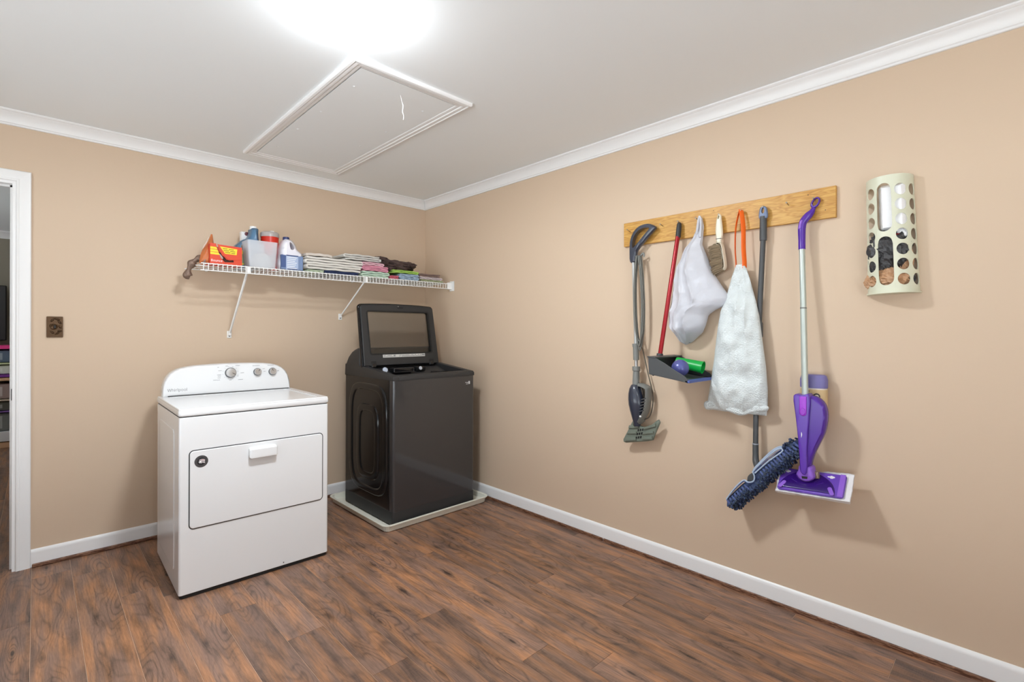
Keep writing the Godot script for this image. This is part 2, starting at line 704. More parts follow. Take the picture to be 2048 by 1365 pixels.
func room() -> void:
	var x0 := -4.1
	var z1 := 5.3
	# door opening in wall_left: x -3.41 .. -2.605, up to 2.085
	var s := Sh.new()
	s.box(Vector3(-2.605, -0.02, -0.115), Vector3(0.12, H + 0.1, 0))
	s.box(Vector3(x0 - 0.12, -0.02, -0.115), Vector3(-3.41, H + 0.1, 0))
	s.box(Vector3(-3.41, 2.085, -0.115), Vector3(-2.605, H + 0.1, 0))
	struct("wall_left", s, M.wall, "tan painted wall behind the washer and dryer, with the doorway")
	struct("wall_right", Sh.new().box(Vector3(0, -0.02, 0), Vector3(0.12, H + 0.1, z1)), M.wall, "tan painted wall carrying the pine peg board")
	s = Sh.new()
	s.prism(V2([x0, -0.02, 0.12, -0.02, 0.12, H + 0.1, x0, H + 0.1]), z1, z1 + 0.12, 0.0, V2([W1A, WY0, W1B, WY0, W1B, WY1, W1A, WY1]))
	struct("wall_rear", s, M.wall, "tan painted wall behind the camera, open for the unseen glazing")
	s = Sh.new().at(Transform3D(Basis(Vector3(0, 0, -1), UPV, Vector3(1, 0, 0)), Vector3(x0 - 0.12, 0, 0)))
	s.prism(V2([0.0, -0.02, 0.0, H + 0.1, -z1 - 0.12, H + 0.1, -z1 - 0.12, -0.02]), 0.0, 0.12, 0.0, V2([W2B, WY0, W2B, WY1, W2A, WY1, W2A, WY0]))
	struct("wall_near", s, M.wall, "tan painted wall left of the camera and outside the frame, open for the unseen glazing")
	struct("ceiling", Sh.new().box(Vector3(x0 - 0.12, H, -0.115), Vector3(0.12, H + 0.12, z1 + 0.12)), M.ceiling, "white painted ceiling of the laundry room")
	# unseen windows behind and left of the camera, placed to light the room
	for k in 2:
		var T := Transform3D(Basis(), Vector3(0, 0, z1 + 0.02)) if k == 0 else Transform3D(Basis(Vector3(0, 0, -1), UPV, Vector3(1, 0, 0)), Vector3(x0 - 0.08, 0, 0))
		var xa := W1A if k == 0 else W2A
		var xb := W1B if k == 0 else W2B
		var w := Node3D.new()
		w.name = "unseen_window_%d" % (k + 1)
		w.position = T * Vector3((xa + xb) / 2, WY0, 0)
		add_child(w)
		tag(w, ["wide white framed glazing, unseen behind the camera, placed to light the room", "wide white framed glazing, unseen left of the camera, placed to light the right wall"][k], "", "", "structure")
		var fr := Sh.new().at(T)
		fr.prism(V2([xa, WY0, xb, WY0, xb, WY1, xa, WY1]), 0.0, 0.06, 0.0, V2([xa + 0.05, WY0 + 0.05, xb - 0.05, WY0 + 0.05, xb - 0.05, WY1 - 0.05, xa + 0.05, WY1 - 0.05]))
		fr.box(Vector3((xa + xb) / 2 - 0.02, WY0 + 0.05, 0.01), Vector3((xa + xb) / 2 + 0.02, WY1 - 0.05, 0.05))
		part("unseen_window_frame", fr, M.trim, w)
		for j in 2:
			var pa := xa + 0.05 if j == 0 else (xa + xb) / 2 + 0.02
			part("pane", Sh.new().at(T).box(Vector3(pa, WY0 + 0.05, 0.025), Vector3(pa + (xb - xa) / 2 - 0.07, WY1 - 0.05, 0.03)), M.pane, w)
	# crown moulding, mitred in the corner
	var prof := [Vector2(0.0, -0.0755), Vector2(0.006, -0.0755), Vector2(0.009, -0.073), Vector2(0.009, -0.066), Vector2(0.013, -0.063), Vector2(0.0135, -0.057), Vector2(0.0165, -0.046), Vector2(0.0215, -0.034), Vector2(0.0285, -0.024), Vector2(0.0375, -0.0165), Vector2(0.0385, -0.0135), Vector2(0.044, -0.012), Vector2(0.050, -0.006), Vector2(0.050, 0.0), Vector2(0.0, 0.0)]
	var ra := PackedVector3Array()
	var rb := PackedVector3Array()
	var rc := PackedVector3Array()
	var rd := PackedVector3Array()
	for p in prof:
		ra.append(Vector3(x0, H + p.y, p.x))
		rb.append(Vector3(-p.x, H + p.y, p.x))
		rc.append(Vector3(-p.x, H + p.y, p.x))
		rd.append(Vector3(-p.x, H + p.y, z1))
	struct("trim_1", Sh.new().loft([ra, rb], true, true, 0.8), M.trim, "white crown moulding along the top of the wall behind the shelf")
	struct("trim_2", Sh.new().loft([rc, rd], true, true, 0.8), M.trim, "white crown moulding along the top of the wall with the peg board")
	# baseboards and the brown shoe strips under them
	prof = [Vector2(0, 0.0), Vector2(0.012, 0.0), Vector2(0.012, 0.076), Vector2(0.0095, 0.086), Vector2(0.0055, 0.0925), Vector2(0.0025, 0.0955), Vector2(0, 0.0955)]
	ra.clear()
	rb.clear()
	rc.clear()
	rd.clear()
	for p in prof:
		ra.append(Vector3(-2.545, p.y, p.x))
		rb.append(Vector3(-p.x, p.y, p.x))
		rc.append(Vector3(-p.x, p.y, p.x))
		rd.append(Vector3(-p.x, p.y, z1))
	struct("baseboard_left", Sh.new().loft([ra, rb], true, true, 0.8), M.trim, "white baseboard behind the dryer and washer")
	struct("baseboard_right", Sh.new().loft([rc, rd], true, true, 0.8), M.trim, "white baseboard under the peg board wall")
	struct("trim_3", Sh.new().box(Vector3(-2.54, 0.0, 0.011), Vector3(-0.02, 0.02, 0.026), 0.004), M.shoe, "brown wood shoe strip below the baseboard behind the dryer")
	struct("trim_4", Sh.new().box(Vector3(-0.022, -0.004, 0.03), Vector3(-0.011, 0.0195, 1.955), 0.004), M.shoe, "brown wood shoe strip below the right baseboard, by the washer")
	struct("trim_5", Sh.new().box(Vector3(-0.020, -0.004, 1.958), Vector3(-0.011, 0.0195, z1), 0.004), M.shoe, "streaked brown wood shoe strip below the right baseboard, near the camera")
	# door casing
	var d := Node3D.new()
	d.name = "door_1"
	d.position = Vector3(-3.0, 0, 0)
	add_child(d)
	tag(d, "open doorway with white casing at the left edge, leading to the next room", "", "", "structure")
	var casing := [Vector2(0, 0), Vector2(0.0595, 0), Vector2(0.0595, 0.010), Vector2(0.056, 0.0135), Vector2(0.046, 0.0155), Vector2(0.022, 0.017), Vector2(0.014, 0.015), Vector2(0.010, 0.017), Vector2(0.004, 0.016), Vector2(0, 0.011)]
	var a1 := PackedVector3Array()
	var a2 := PackedVector3Array()
	var a3 := PackedVector3Array()
	var a4 := PackedVector3Array()
	for p in casing:
		a1.append(Vector3(-2.605 + p.x, 0.0, p.y))
		a2.append(Vector3(-2.605 + p.x, 2.085 + p.x, p.y))
		a3.append(Vector3(-3.41 - p.x, 2.085 + p.x, p.y))
		a4.append(Vector3(-3.41 - p.x, 0.0, p.y))
	part("casing", Sh.new().loft([a1, a2], true, true, 0.85), M.trim, d)
	part("casing", Sh.new().loft([a2, a3], true, true, 0.85), M.trim, d)
	part("casing", Sh.new().loft([a3, a4], true, true, 0.85), M.trim, d)
	var jamb := Sh.new()
	jamb.box(Vector3(-2.618, 0, -0.125), Vector3(-2.604, 2.085, 0.008))
	jamb.box(Vector3(-3.411, 0, -0.125), Vector3(-3.397, 2.085, 0.008))
	jamb.box(Vector3(-3.397, 2.071, -0.125), Vector3(-2.618, 2.086, 0.008))
	jamb.box(Vector3(-2.628, 0, -0.075), Vector3(-2.618, 2.071, -0.04))
	jamb.box(Vector3(-3.397, 2.061, -0.075), Vector3(-2.618, 2.071, -0.04))
	part("jamb", jamb, M.trim, d)
	part("strike_plate", Sh.new().box(Vector3(-2.6215, 0.915, -0.03), Vector3(-2.6175, 0.975, 0.0075), 0.0015), M.dark_silver, d)
	# floor of laminate planks, each its own piece
	var fl := Node3D.new()
	fl.name = "floor"
	add_child(fl)
	tag(fl, "rustic brown laminate plank floor with pale worn joints", "", "", "structure")
	part("substrate", Sh.new().box(Vector3(x0 - 0.12, -0.06, -4.7), Vector3(0.0, -0.0016, z1 + 0.12)), M.substrate, fl)
	# where the joints lie in each row, counted from the right wall
	var joint := {1: 0.9, 2: 2.757, 3: 1.19, 4: 2.02, 5: 0.55, 6: 1.355, 7: 1.141, 8: 1.88, 9: 1.2515, 10: 2.06, 11: 1.626, 12: 1.228, 13: 2.11, 14: 0.72, 15: 1.55}
	var rng := RandomNumberGenerator.new()
	rng.seed = 8
	for row in 28:
		var xr := -0.082 - 0.1537 * (row - 1)
		var xl := xr - 0.1537
		if row == 0:
			xr = 0.0
			xl = -0.082
		if xr < x0:
			break
		xl = maxf(xl, x0)
		var z: float = fposmod(joint.get(row, rng.randf() * 1.25), 1.25) - 1.25
		var zmin := 0.0
		if xl < -1.7:
			zmin = -4.6
			z -= 3.75
		while z < z1:
			if z + 1.25 > zmin + 0.01:
				plank(fl, xl, xr, maxf(z, zmin), minf(z + 1.25, z1), z, rng)
			z += 1.25


func plank(fl: Node3D, xl: float, xr: float, za: float, zb: float, z: float, rng: RandomNumberGenerator) -> void:
	var g := 0.0006
	var b := 0.0011
	var strip := rng.randi_range(0, 7)
	var back := rng.randf() < 0.5
	var p := PackedVector3Array()
	var uv := PackedVector2Array()
	for l in [[g, -0.0022], [g, -0.0007], [b, 0.0]]:
		for q in [Vector2(xl + l[0], za + l[0]), Vector2(xr - l[0], za + l[0]), Vector2(xr - l[0], zb - l[0]), Vector2(xl + l[0], zb - l[0])]:
			p.append(Vector3(q.x, l[1], q.y))
			var u: float = (q.y - z) / 1.25
			var w: float = clampf((q.x - xl) / 0.1537, 0.03, 0.97)
			uv.append(Vector2(1.0 - u if back else u, (strip + (1.0 - w if back else w)) / 8.0))
	var idx := PackedInt32Array([8, 9, 10, 8, 10, 11, 0, 2, 1, 0, 3, 2])
	for r in 2:
		for j in 4:
			var a := r * 4 + j
			var c := r * 4 + (j + 1) % 4
			idx.append_array([a, c, a + 4, c, c + 4, a + 4])
	part("plank", Sh.new().add(p, idx, 0.95, true, uv), M.plank, fl)


func hall() -> void:
	var s := Sh.new()
	s.box(Vector3(-4.75, -0.02, -4.72), Vector3(-1.55, H + 0.1, -4.6))
	struct("wall_hall_far", s, M.hall_wall, "grey olive far wall of the room beyond the doorway")
	struct("wall_hall_left", Sh.new().box(Vector3(-4.75, -0.02, -4.6), Vector3(-4.63, H + 0.1, -0.115)), M.hall_wall, "grey olive left wall of the room beyond the doorway")
	struct("wall_hall_right", Sh.new().box(Vector3(-1.67, -0.02, -4.6), Vector3(-1.55, H + 0.1, -0.115)), M.hall_wall, "grey olive right wall of the room beyond the doorway")
	struct("ceiling_hall", Sh.new().box(Vector3(-4.75, H, -4.72), Vector3(-1.55, H + 0.1, -0.115)), M.ceiling, "white ceiling of the room beyond the doorway")
	struct("wall_hall_end", Sh.new().box(Vector3(-4.75, -0.02, -0.115), Vector3(-4.22, H + 0.1, 0.0)), M.hall_wall, "grey olive return wall beside the doorway, in the next room")
	var prof := [Vector2(0, -0.085), Vector2(0.008, -0.085), Vector2(0.012, -0.06), Vector2(0.03, -0.025), Vector2(0.05, -0.012), Vector2(0.05, 0), Vector2(0, 0)]
	var a := PackedVector3Array()
	var b := PackedVector3Array()
	for p in prof:
		a.append(Vector3(-4.63, H + p.y, -4.6 + p.x))
		b.append(Vector3(-1.67, H + p.y, -4.6 + p.x))
	struct("trim_6", Sh.new().loft([a, b], true, true, 0.85), M.trim, "white crown moulding in the room beyond the doorway")
	struct("baseboard_hall", Sh.new().box(Vector3(-4.63, 0, -4.6), Vector3(-1.67, 0.1, -4.586)), M.trim, "white baseboard in the room beyond the doorway")
	# television on the far wall
	var t := thing("television", "black flat television on the wall of the room beyond the doorway", "television", Vector3(-3.35, 1.18, -4.6))
	part("back_case", Sh.new().box(Vector3(-3.9, 1.17, -4.53), Vector3(-2.772, 1.81, -4.46), 0.01), M.black_matte, t)
	part("screen", Sh.new().box(Vector3(-3.88, 1.195, -4.462), Vector3(-2.83, 1.79, -4.457)), mat(c8(44, 58, 66), 0.12), t)  # blue-grey colour stands for the reflection on the dark screen
	part("wall_bracket", Sh.new().box(Vector3(-3.45, 1.4, -4.598), Vector3(-3.15, 1.6, -4.53)), M.dark_silver, t)
	# low shelf of bright boards under it
	var k := thing("toy_shelf", "low open shelf with pink top board seen through the doorway", "shelf", Vector3(-3.15, 0, -4.2))
	var boards := [[1.085, 1.122, c8(238, 60, 140)], [0.915, 0.932, c8(198, 206, 160)], [0.775, 0.803, c8(124, 52, 150)], [0.735, 0.768, c8(206, 164, 124)], [0.515, 0.53, c8(206, 190, 170)], [0.392, 0.402, c8(150, 110, 190)], [0.07, 0.18, c8(226, 226, 230)], [0.0, 0.06, c8(206, 164, 130)]]
	for q in boards:
		part("board", Sh.new().box(Vector3(-3.6, q[0], -4.35), Vector3(-2.70, q[1], -3.99), 0.003), mat(q[2], 0.6), k)
	part("side_panel", Sh.new().box(Vector3(-3.62, 0, -4.35), Vector3(-3.6, 1.085, -3.99)), M.trim, k)
	part("side_panel", Sh.new().box(Vector3(-2.70, 0, -4.35), Vector3(-2.68, 1.085, -3.99)), M.trim, k)
	part("back_panel", Sh.new().box(Vector3(-3.6, 0.06, -4.36), Vector3(-2.70, 1.085, -4.35)), mat(c8(170, 160, 150), 0.7), k)
	var bins := [[0.935, 1.07, c8(88, 104, 124), "blue grey storage bin", "top"], [0.806, 0.905, c8(216, 218, 206), "pale cream storage bin", "second"], [0.535, 0.70, c8(150, 128, 122), "mauve brown storage bin", "third"], [0.405, 0.505, c8(84, 82, 72), "dark olive storage bin", "fourth"], [0.183, 0.38, c8(112, 114, 112), "grey storage bin", "lowest"]]
	for q in bins:
		for j in 2:
			var bx := -2.73 - j * 0.32
			var o := thing("storage_bin", "%s on the %s tier of the pink topped shelf, %s" % [q[3], q[4], "near the doorway" if j == 0 else "farther left"], "bin", Vector3(bx - 0.14, q[0], -4.15), "bins on the shelf beyond the doorway")
			part("body", Sh.new().box(Vector3(bx - 0.28, q[0], -4.33), Vector3(bx, q[1], -4.02), 0.008), mat(q[2], 0.5), o)
			part("front_label", Sh.new().box(Vector3(bx - 0.17, q[0] + 0.03, -4.021), Vector3(bx - 0.06, q[1] - 0.03, -4.018)), mat(q[2].lightened(0.35), 0.5), o)


func hatch() -> void:
	var o := thing("attic_hatch", "white framed attic hatch set in the ceiling", "attic hatch", Vector3(-1.245, H, 1.01))
	# frame: profile swept round the opening, mitred
	var prof := [Vector2(0.0, 0.0), Vector2(0.0, -0.012), Vector2(0.004, -0.017), Vector2(0.014, -0.019), Vector2(0.018, -0.014), Vector2(0.024, -0.017), Vector2(0.036, -0.016), Vector2(0.040, -0.011), Vector2(0.048, -0.013), Vector2(0.058, -0.011), Vector2(0.062, -0.006), Vector2(0.062, 0.0)]
	var xa := -1.566
	var xb := -0.924
	var za := 0.243
	var zb := 1.79
	var corners := [[xa, za, 1, 1], [xb, za, -1, 1], [xb, zb, -1, -1], [xa, zb, 1, -1]]
	for k in 4:
		var rings := []
		for q in [corners[k], corners[(k + 1) % 4]]:
			var r := PackedVector3Array()
			for p in prof:
				r.append(Vector3(q[0] + q[2] * p.x, H + p.y, q[1] + q[3] * p.x))
			rings.append(r)
		part("frame", Sh.new().loft(rings, true, true, 0.85), M.trim, o)
	part("panel", Sh.new().box(Vector3(xa + 0.066, H - 0.009, za + 0.066), Vector3(xb - 0.066, H, zb - 0.066)), M.ceiling, o)
	for q in [[-1.4477, 1.5485], [-1.4476, 1.1733], [-1.4498, 0.862], [-1.0677, 1.553], [-1.0671, 1.1764], [-1.0713, 0.8657], [-1.44, 0.5], [-1.07, 0.5]]:
		part("nail_head", Sh.new().at(Transform3D(Basis(), Vector3(q[0], H - 0.009, q[1]))).lathe([Vector2(0.0, -0.003), Vector2(0.004, -0.0025), Vector2(0.0075, 0.0), Vector2(0.0, 0.0)], 12), M.ceiling, o)
	# the short torn pull strip hanging from the panel
	var c0 := Vector3(-1.243, H - 0.008, 1.625)
	part("pull_strip", Sh.new().tube([c0, c0 + Vector3(0.004, -0.03, 0.003), c0 + Vector3(0.012, -0.05, 0.005), c0 + Vector3(0.008, -0.08, 0.004), c0 + Vector3(0.014, -0.098, 0.006), c0 + Vector3(0.012, -0.12, 0.006)], [0.002, 0.003, 0.0055, 0.005, 0.0025, 0.004], 8, 0.5), M.white_plastic, o)


func wall_plate() -> void:
	var o := thing("switch_plate", "embossed dark bronze switch plate between the doorway and the dryer", "switch plate", Vector3(-2.451, 1.2505, 0.0))
	part("plate", Sh.new().prism(Sh.rrect(-2.485, 1.2505, -2.4175, 1.366, 0.002, 2), 0.0, 0.006, 0.002), M.bronze, o)
	var rim := Sh.new().prism(Sh.rrect(-2.485, 1.2505, -2.4175, 1.366, 0.002, 2), 0.0058, 0.009, 0.001, Sh.rrect(-2.480, 1.2555, -2.4225, 1.361, 0.002, 2))
	part("rim", rim, M.bronze, o)
	var lf := Sh.new()
	for q in [[-2.462, 1.345, 0.9, 0.022], [-2.443, 1.352, -0.35, 0.03], [-2.432, 1.335, -0.9, 0.024], [-2.468, 1.315, 1.4, 0.02], [-2.430, 1.31, 1.8, 0.022], [-2.462, 1.278, -0.7, 0.022], [-2.441, 1.272, 0.6, 0.026], [-2.432, 1.285, 0.1, 0.02]]:
		lf.xf = Transform3D(Basis(Vector3(0, 0, 1), q[2]), Vector3(q[0], q[1], 0.0055))
		lf.loft([Sh3(Sh.oval(Vector2.ZERO, q[3] * 0.5, 0.0055, 12), 0.0), Sh3(Sh.oval(Vector2.ZERO, q[3] * 0.42, 0.004, 12), 0.0035), Sh3(Sh.oval(Vector2.ZERO, q[3] * 0.2, 0.0015, 12), 0.0055)])
	part("leaf_relief", lf, M.bronze, o)
	part("medallion", Sh.new().at(Transform3D(Basis(Vector3(1, 0, 0), PI / 2), Vector3(-2.455, 1.31, 0.005))).lathe([Vector2(0, 0), Vector2(0.017, 0), Vector2(0.017, 0.003), Vector2(0.013, 0.0055), Vector2(0.009, 0.0035), Vector2(0, 0.003)], 24), M.bronze, o)
	part("toggle", Sh.new().box(Vector3(-2.4555, 1.300, 0.006), Vector3(-2.4475, 1.318, 0.020), 0.002), M.black_matte, o)


func Sh3(poly: PackedVector2Array, z: float) -> PackedVector3Array:
	var o := PackedVector3Array()
	for q in poly:
		o.append(Vector3(q.x, q.y, z))
	return o


func dryer() -> void:
	var o := thing("dryer", "white front loading clothes dryer with three grey dials, left of the black washer", "dryer", Vector3(-1.68, 0, 0.63))
	var D := Transform3D(Basis(Vector3(0.99984, 0, 0.0181), UPV, Vector3(-0.0181, 0, 0.99984)), Vector3(-2.037, 0, 0.957))
	var foot := Sh.rrect(0.0, -0.66, 0.722, 0.0, 0.012, 4)
	part("cabinet", Sh.new().at(D).slab(foot, 0.0185, 0.871, 0.003), M.white, o)
	part("side_emboss", Sh.new().at(D * Transform3D(Basis(Vector3(0, 0, 1), Vector3(0, 1, 0), Vector3(-1, 0, 0)), Vector3.ZERO)).prism(Sh.rrect(-0.56, 0.10, -0.12, 0.80, 0.03), -0.002, 0.003, 0.003), M.white, o)
	part("dark_gap_slab", Sh.new().at(D).slab(Sh.rrect(0.006, -0.654, 0.716, -0.005, 0.01, 2), 0.003, 0.02), M.black, o)  # black slab filling the dark gap between cabinet and floor
	for q in [[0.05, -0.05], [0.67, -0.05], [0.05, -0.6], [0.67, -0.6]]:
		part("foot", Sh.new().at(D * Transform3D(Basis(), Vector3(q[0], 0, q[1]))).lathe([Vector2(0.018, 0.0), Vector2(0.018, 0.006), Vector2(0.0, 0.006)], 12), M.black, o)
	part("seam", Sh.new().at(D).slab(Sh.rrect(0.004, -0.655, 0.718, -0.004, 0.012, 4), 0.868, 0.88), M.gap_shade, o)
	var top := Sh.new().at(D)
	top.slab(Sh.rrect(-0.002, -0.662, 0.724, 0.003, 0.014, 5), 0.876, 0.9085, 0.006)
	top.slab(Sh.rrect(0.0, -0.662, 0.722, 0.001, 0.013, 5), 0.902, 0.912, 0.003, Sh.rrect(0.042, -0.56, 0.680, -0.035, 0.01, 4))
	part("worktop", top, M.white, o)
	# console: the arched panel at the back, leaning back a little
	var arch := PackedVector2Array(curve(Array(V2([0.016, 0.945, 0.020, 0.975, 0.031, 1.010, 0.054, 1.042, 0.091, 1.065, 0.144, 1.078, 0.222, 1.085, 0.335, 1.088, 0.453, 1.087, 0.556, 1.082, 0.621, 1.071, 0.665, 1.048, 0.693, 1.015, 0.708, 0.967, 0.710, 0.945])), 3))
	arch.append(Vector2(0.711, 0.908))
	arch.append(Vector2(0.015, 0.908))
	part("console", Sh.new().at(D).prism(arch, -0.662, -0.588, 0.008, PackedVector2Array(), 0.13, 0.91), M.white, o)
	part("console_gap_shade", Sh.new().at(D).box(Vector3(0.04, 0.9095, -0.60), Vector3(0.70, 0.9165, -0.5855)), M.gap_shade, o)  # dark strip painting the shade along the foot of the console
	var face := func(x: float, y: float) -> Transform3D:
		return D * Transform3D(Basis(Vector3(1, 0, 0), Vector3(0, 0.9917, -0.1289), Vector3(0, 0.1289, 0.9917)), Vector3(x, y, -0.588 - 0.13 * (y - 0.91)))
	var spin := [-0.5, 0.5, -0.25]
	var dials := [[0.361, 1.031, 0.031], [0.513, 1.028, 0.0235], [0.603, 1.026, 0.0235]]
	for k in 3:
		var q: Array = dials[k]
		var f: Transform3D = face.call(q[0], q[1])
		var kn := part("dial", Sh.new().at(f * Transform3D(Basis(Vector3(1, 0, 0), PI / 2), Vector3.ZERO)).lathe([Vector2(0, 0), Vector2(q[2], 0), Vector2(q[2], 0.004), Vector2(q[2] * 0.97, 0.011), Vector2(q[2] * 0.9, 0.013), Vector2(0, 0.013)], 36), M.dark_silver, o)
		part("dial_cap", Sh.new().at(f * Transform3D(Basis(Vector3(1, 0, 0), PI / 2), Vector3.ZERO)).lathe([Vector2(0, 0.012), Vector2(q[2] * 0.9, 0.012), Vector2(q[2] * 0.86, 0.022), Vector2(q[2] * 0.78, 0.0245), Vector2(0, 0.0235)], 36), M.silver, kn)
		part("pointer", Sh.new().at(f * Transform3D(Basis(Vector3(0, 0, 1), [-2.1, -0.6, 0.4][k]), Vector3.ZERO)).box(Vector3(-0.0013, q[2] * 0.2, 0.0235), Vector3(0.0013, q[2] * 0.8, 0.0255)), M.dark_print, kn)
	# printing round the dials: short words and dots
	var pr := Sh.new()
	var rng := RandomNumberGenerator.new()
	rng.seed = 4
	for q in [[0.268, 0.990, 0.034], [0.291, 1.002, 0.016], [0.292, 1.012, 0.016], [0.289, 1.020, 0.018], [0.296, 1.045, 0.018], [0.292, 1.066, 0.006], [0.335, 1.071, 0.012], [0.39, 1.072, 0.022], [0.417, 1.026, 0.018], [0.394, 1.008, 0.012], [0.402, 0.985, 0.026], [0.353, 0.986, 0.012], [0.487, 1.0665, 0.040], [0.575, 1.0655, 0.034], [0.545, 1.045, 0.014], [0.55, 1.028, 0.008], [0.632, 1.028, 0.008]]:
		var x: float = q[0]
		while x < q[0] + q[2]:
			var w := rng.randf_range(0.0015, 0.004)
			pr.xf = face.call(x, q[1])
			pr.box(Vector3(0, 0, 0), Vector3(w, 0.0028, 0.0006))
			x += w + 0.0012
	for k in 12:
		var a := TAU * k / 12 + 0.2
		pr.xf = face.call(0.361 + 0.043 * cos(a), 1.031 + 0.039 * sin(a))
		pr.box(Vector3(-0.0012, -0.0012, 0), Vector3(0.0012, 0.0012, 0.0006))
	part("dial_printing", pr, M.grey_print, o, "", "stuff")
	part("lettering", Sh.new().text("Whirlpool", 0.0165, face.call(0.038, 0.947), M.sans), M.grey_print, o)
	# door with its moulded handle
	var hole := V2([0.308, 0.634, 0.432, 0.634, 0.424, 0.612, 0.409, 0.592, 0.318, 0.592, 0.304, 0.612])
	part("door_gap_shade", Sh.new().at(D).prism(Sh.rrect(0.040, 0.3265, 0.691, 0.7105, 0.022), -0.01, 0.0008, 0.0, hole), M.gap_shade, o)  # dark sheet behind the door, painting the shade in its gap
	var door := part("door", Sh.new().at(D).prism(Sh.rrect(0.0445, 0.331, 0.6865, 0.706, 0.018), -0.002, 0.006, 0.003, hole), M.white, o)
	var scoop := Sh.new().at(D)
	scoop.loft([Sh3(hole, 0.0055), Sh3(Sh.inset(Sh.ccw(hole), 0.003), 0.0035), Sh3(Sh.inset(Sh.ccw(hole), 0.010), 0.002)], false, true)
	part("grip_recess", scoop, M.white, door)
	var grip := V2([0.018, 0.683, 0.030, 0.676, 0.032, 0.640, 0.030, 0.632, 0.022, 0.629, 0.005, 0.640, 0.0, 0.665, 0.0, 0.686])
	part("handle", Sh.new().at(D * Transform3D(Basis(Vector3(0, 0, 1), Vector3(0, 1, 0), Vector3(-1, 0, 0)), Vector3(0, 0, 0.004))).prism(grip, -0.436, -0.302, 0.006), M.white, door)
	# round badge
	var B := D * Transform3D(Basis(), Vector3(0.0915, 0.652, 0.006))
	var badge := part("badge", Sh.new().at(B * Transform3D(Basis(Vector3(1, 0, 0), PI / 2), Vector3.ZERO)).lathe([Vector2(0, 0), Vector2(0.029, 0), Vector2(0.029, 0.001), Vector2(0.0285, 0.0014), Vector2(0, 0.0014)], 40), M.dark_silver, door)
	part("badge_disc", Sh.new().at(B * Transform3D(Basis(Vector3(1, 0, 0), PI / 2), Vector3.ZERO)).lathe([Vector2(0, 0.001), Vector2(0.0188, 0.001), Vector2(0.0188, 0.0018), Vector2(0, 0.0018)], 32), mat(c8(40, 38, 40), 0.5), door)
	var lt := Sh.new()
	var word := "AMERICA"
	for k in word.length():
		var a := PI / 2 + 0.95 - 1.9 * k / 6.0
		lt.xf = B * Transform3D(Basis(Vector3(0, 0, 1), a - PI / 2), Vector3(cos(a), sin(a), 0) * 0.0205) * Transform3D(Basis(), Vector3(-0.0026, 0, 0.0016))
		lt.text(word[k], 0.0075, Transform3D.IDENTITY, M.sans)
	part("badge_lettering", lt, M.dark_print, door)
	var white := Sh.new().at(B)
	for k in 4:
		white.prism(curve2([-0.008 + 0.002 * k, 0.0085 - 0.0052 * k, 0.004, 0.0105 - 0.0048 * k, 0.0145, 0.0075 - 0.005 * k, 0.0145, 0.005 - 0.005 * k, 0.004, 0.0085 - 0.0048 * k, -0.008 + 0.002 * k, 0.006 - 0.0052 * k], 3), 0.0014, 0.0022)
	part("badge_stripe", white, mat(c8(236, 226, 226), 0.5), door)
	var star := PackedVector2Array()
	for k in 10:
		star.append(Vector2(-0.0055, -0.002) + Vector2(0, 0.0075 if k % 2 == 0 else 0.0034).rotated(TAU * k / 10 + 0.3))
	part("badge_star", Sh.new().at(B).prism(star, 0.0014, 0.0026), M.white_plastic, door)
	part("badge_red", Sh.new().at(B).prism(curve2([0.0, 0.0085, 0.006, 0.0082, 0.0135, 0.0052, 0.0135, 0.0036, 0.006, 0.0062, 0.0, 0.0064], 3), 0.0014, 0.0021), mat(c8(176, 96, 96), 0.5), door)
	part("screw", Sh.new().at(D).box(Vector3(0.475, 0.032, 0.0), Vector3(0.480, 0.037, 0.002)), M.dark_silver, o)


func drain_pan() -> void:
	var s := Sh.new()
	var ring := func(inset: float, y: float, r: float) -> PackedVector3Array:
		var o := PackedVector3Array()
		for q in Sh.rrect(-0.940 + inset, 0.100 + inset, -0.052 - inset, 0.952 - inset, r, 6):
			o.append(Vector3(q.x, y, q.y))
		return o
	s.loft([ring.call(0.026, 0.001, 0.03), ring.call(0.020, 0.005, 0.036), ring.call(0.014, 0.042, 0.042), ring.call(0.001, 0.042, 0.052), ring.call(0.0, 0.0455, 0.053), ring.call(0.001, 0.049, 0.052), ring.call(0.012, 0.0495, 0.042), ring.call(0.018, 0.046, 0.038), ring.call(0.024, 0.016, 0.033), ring.call(0.032, 0.012, 0.026)], true, true, 0.75)
	solo("drain_pan", s, M.pan, "cream plastic drip tray on the floor under the black washer", "drip tray")


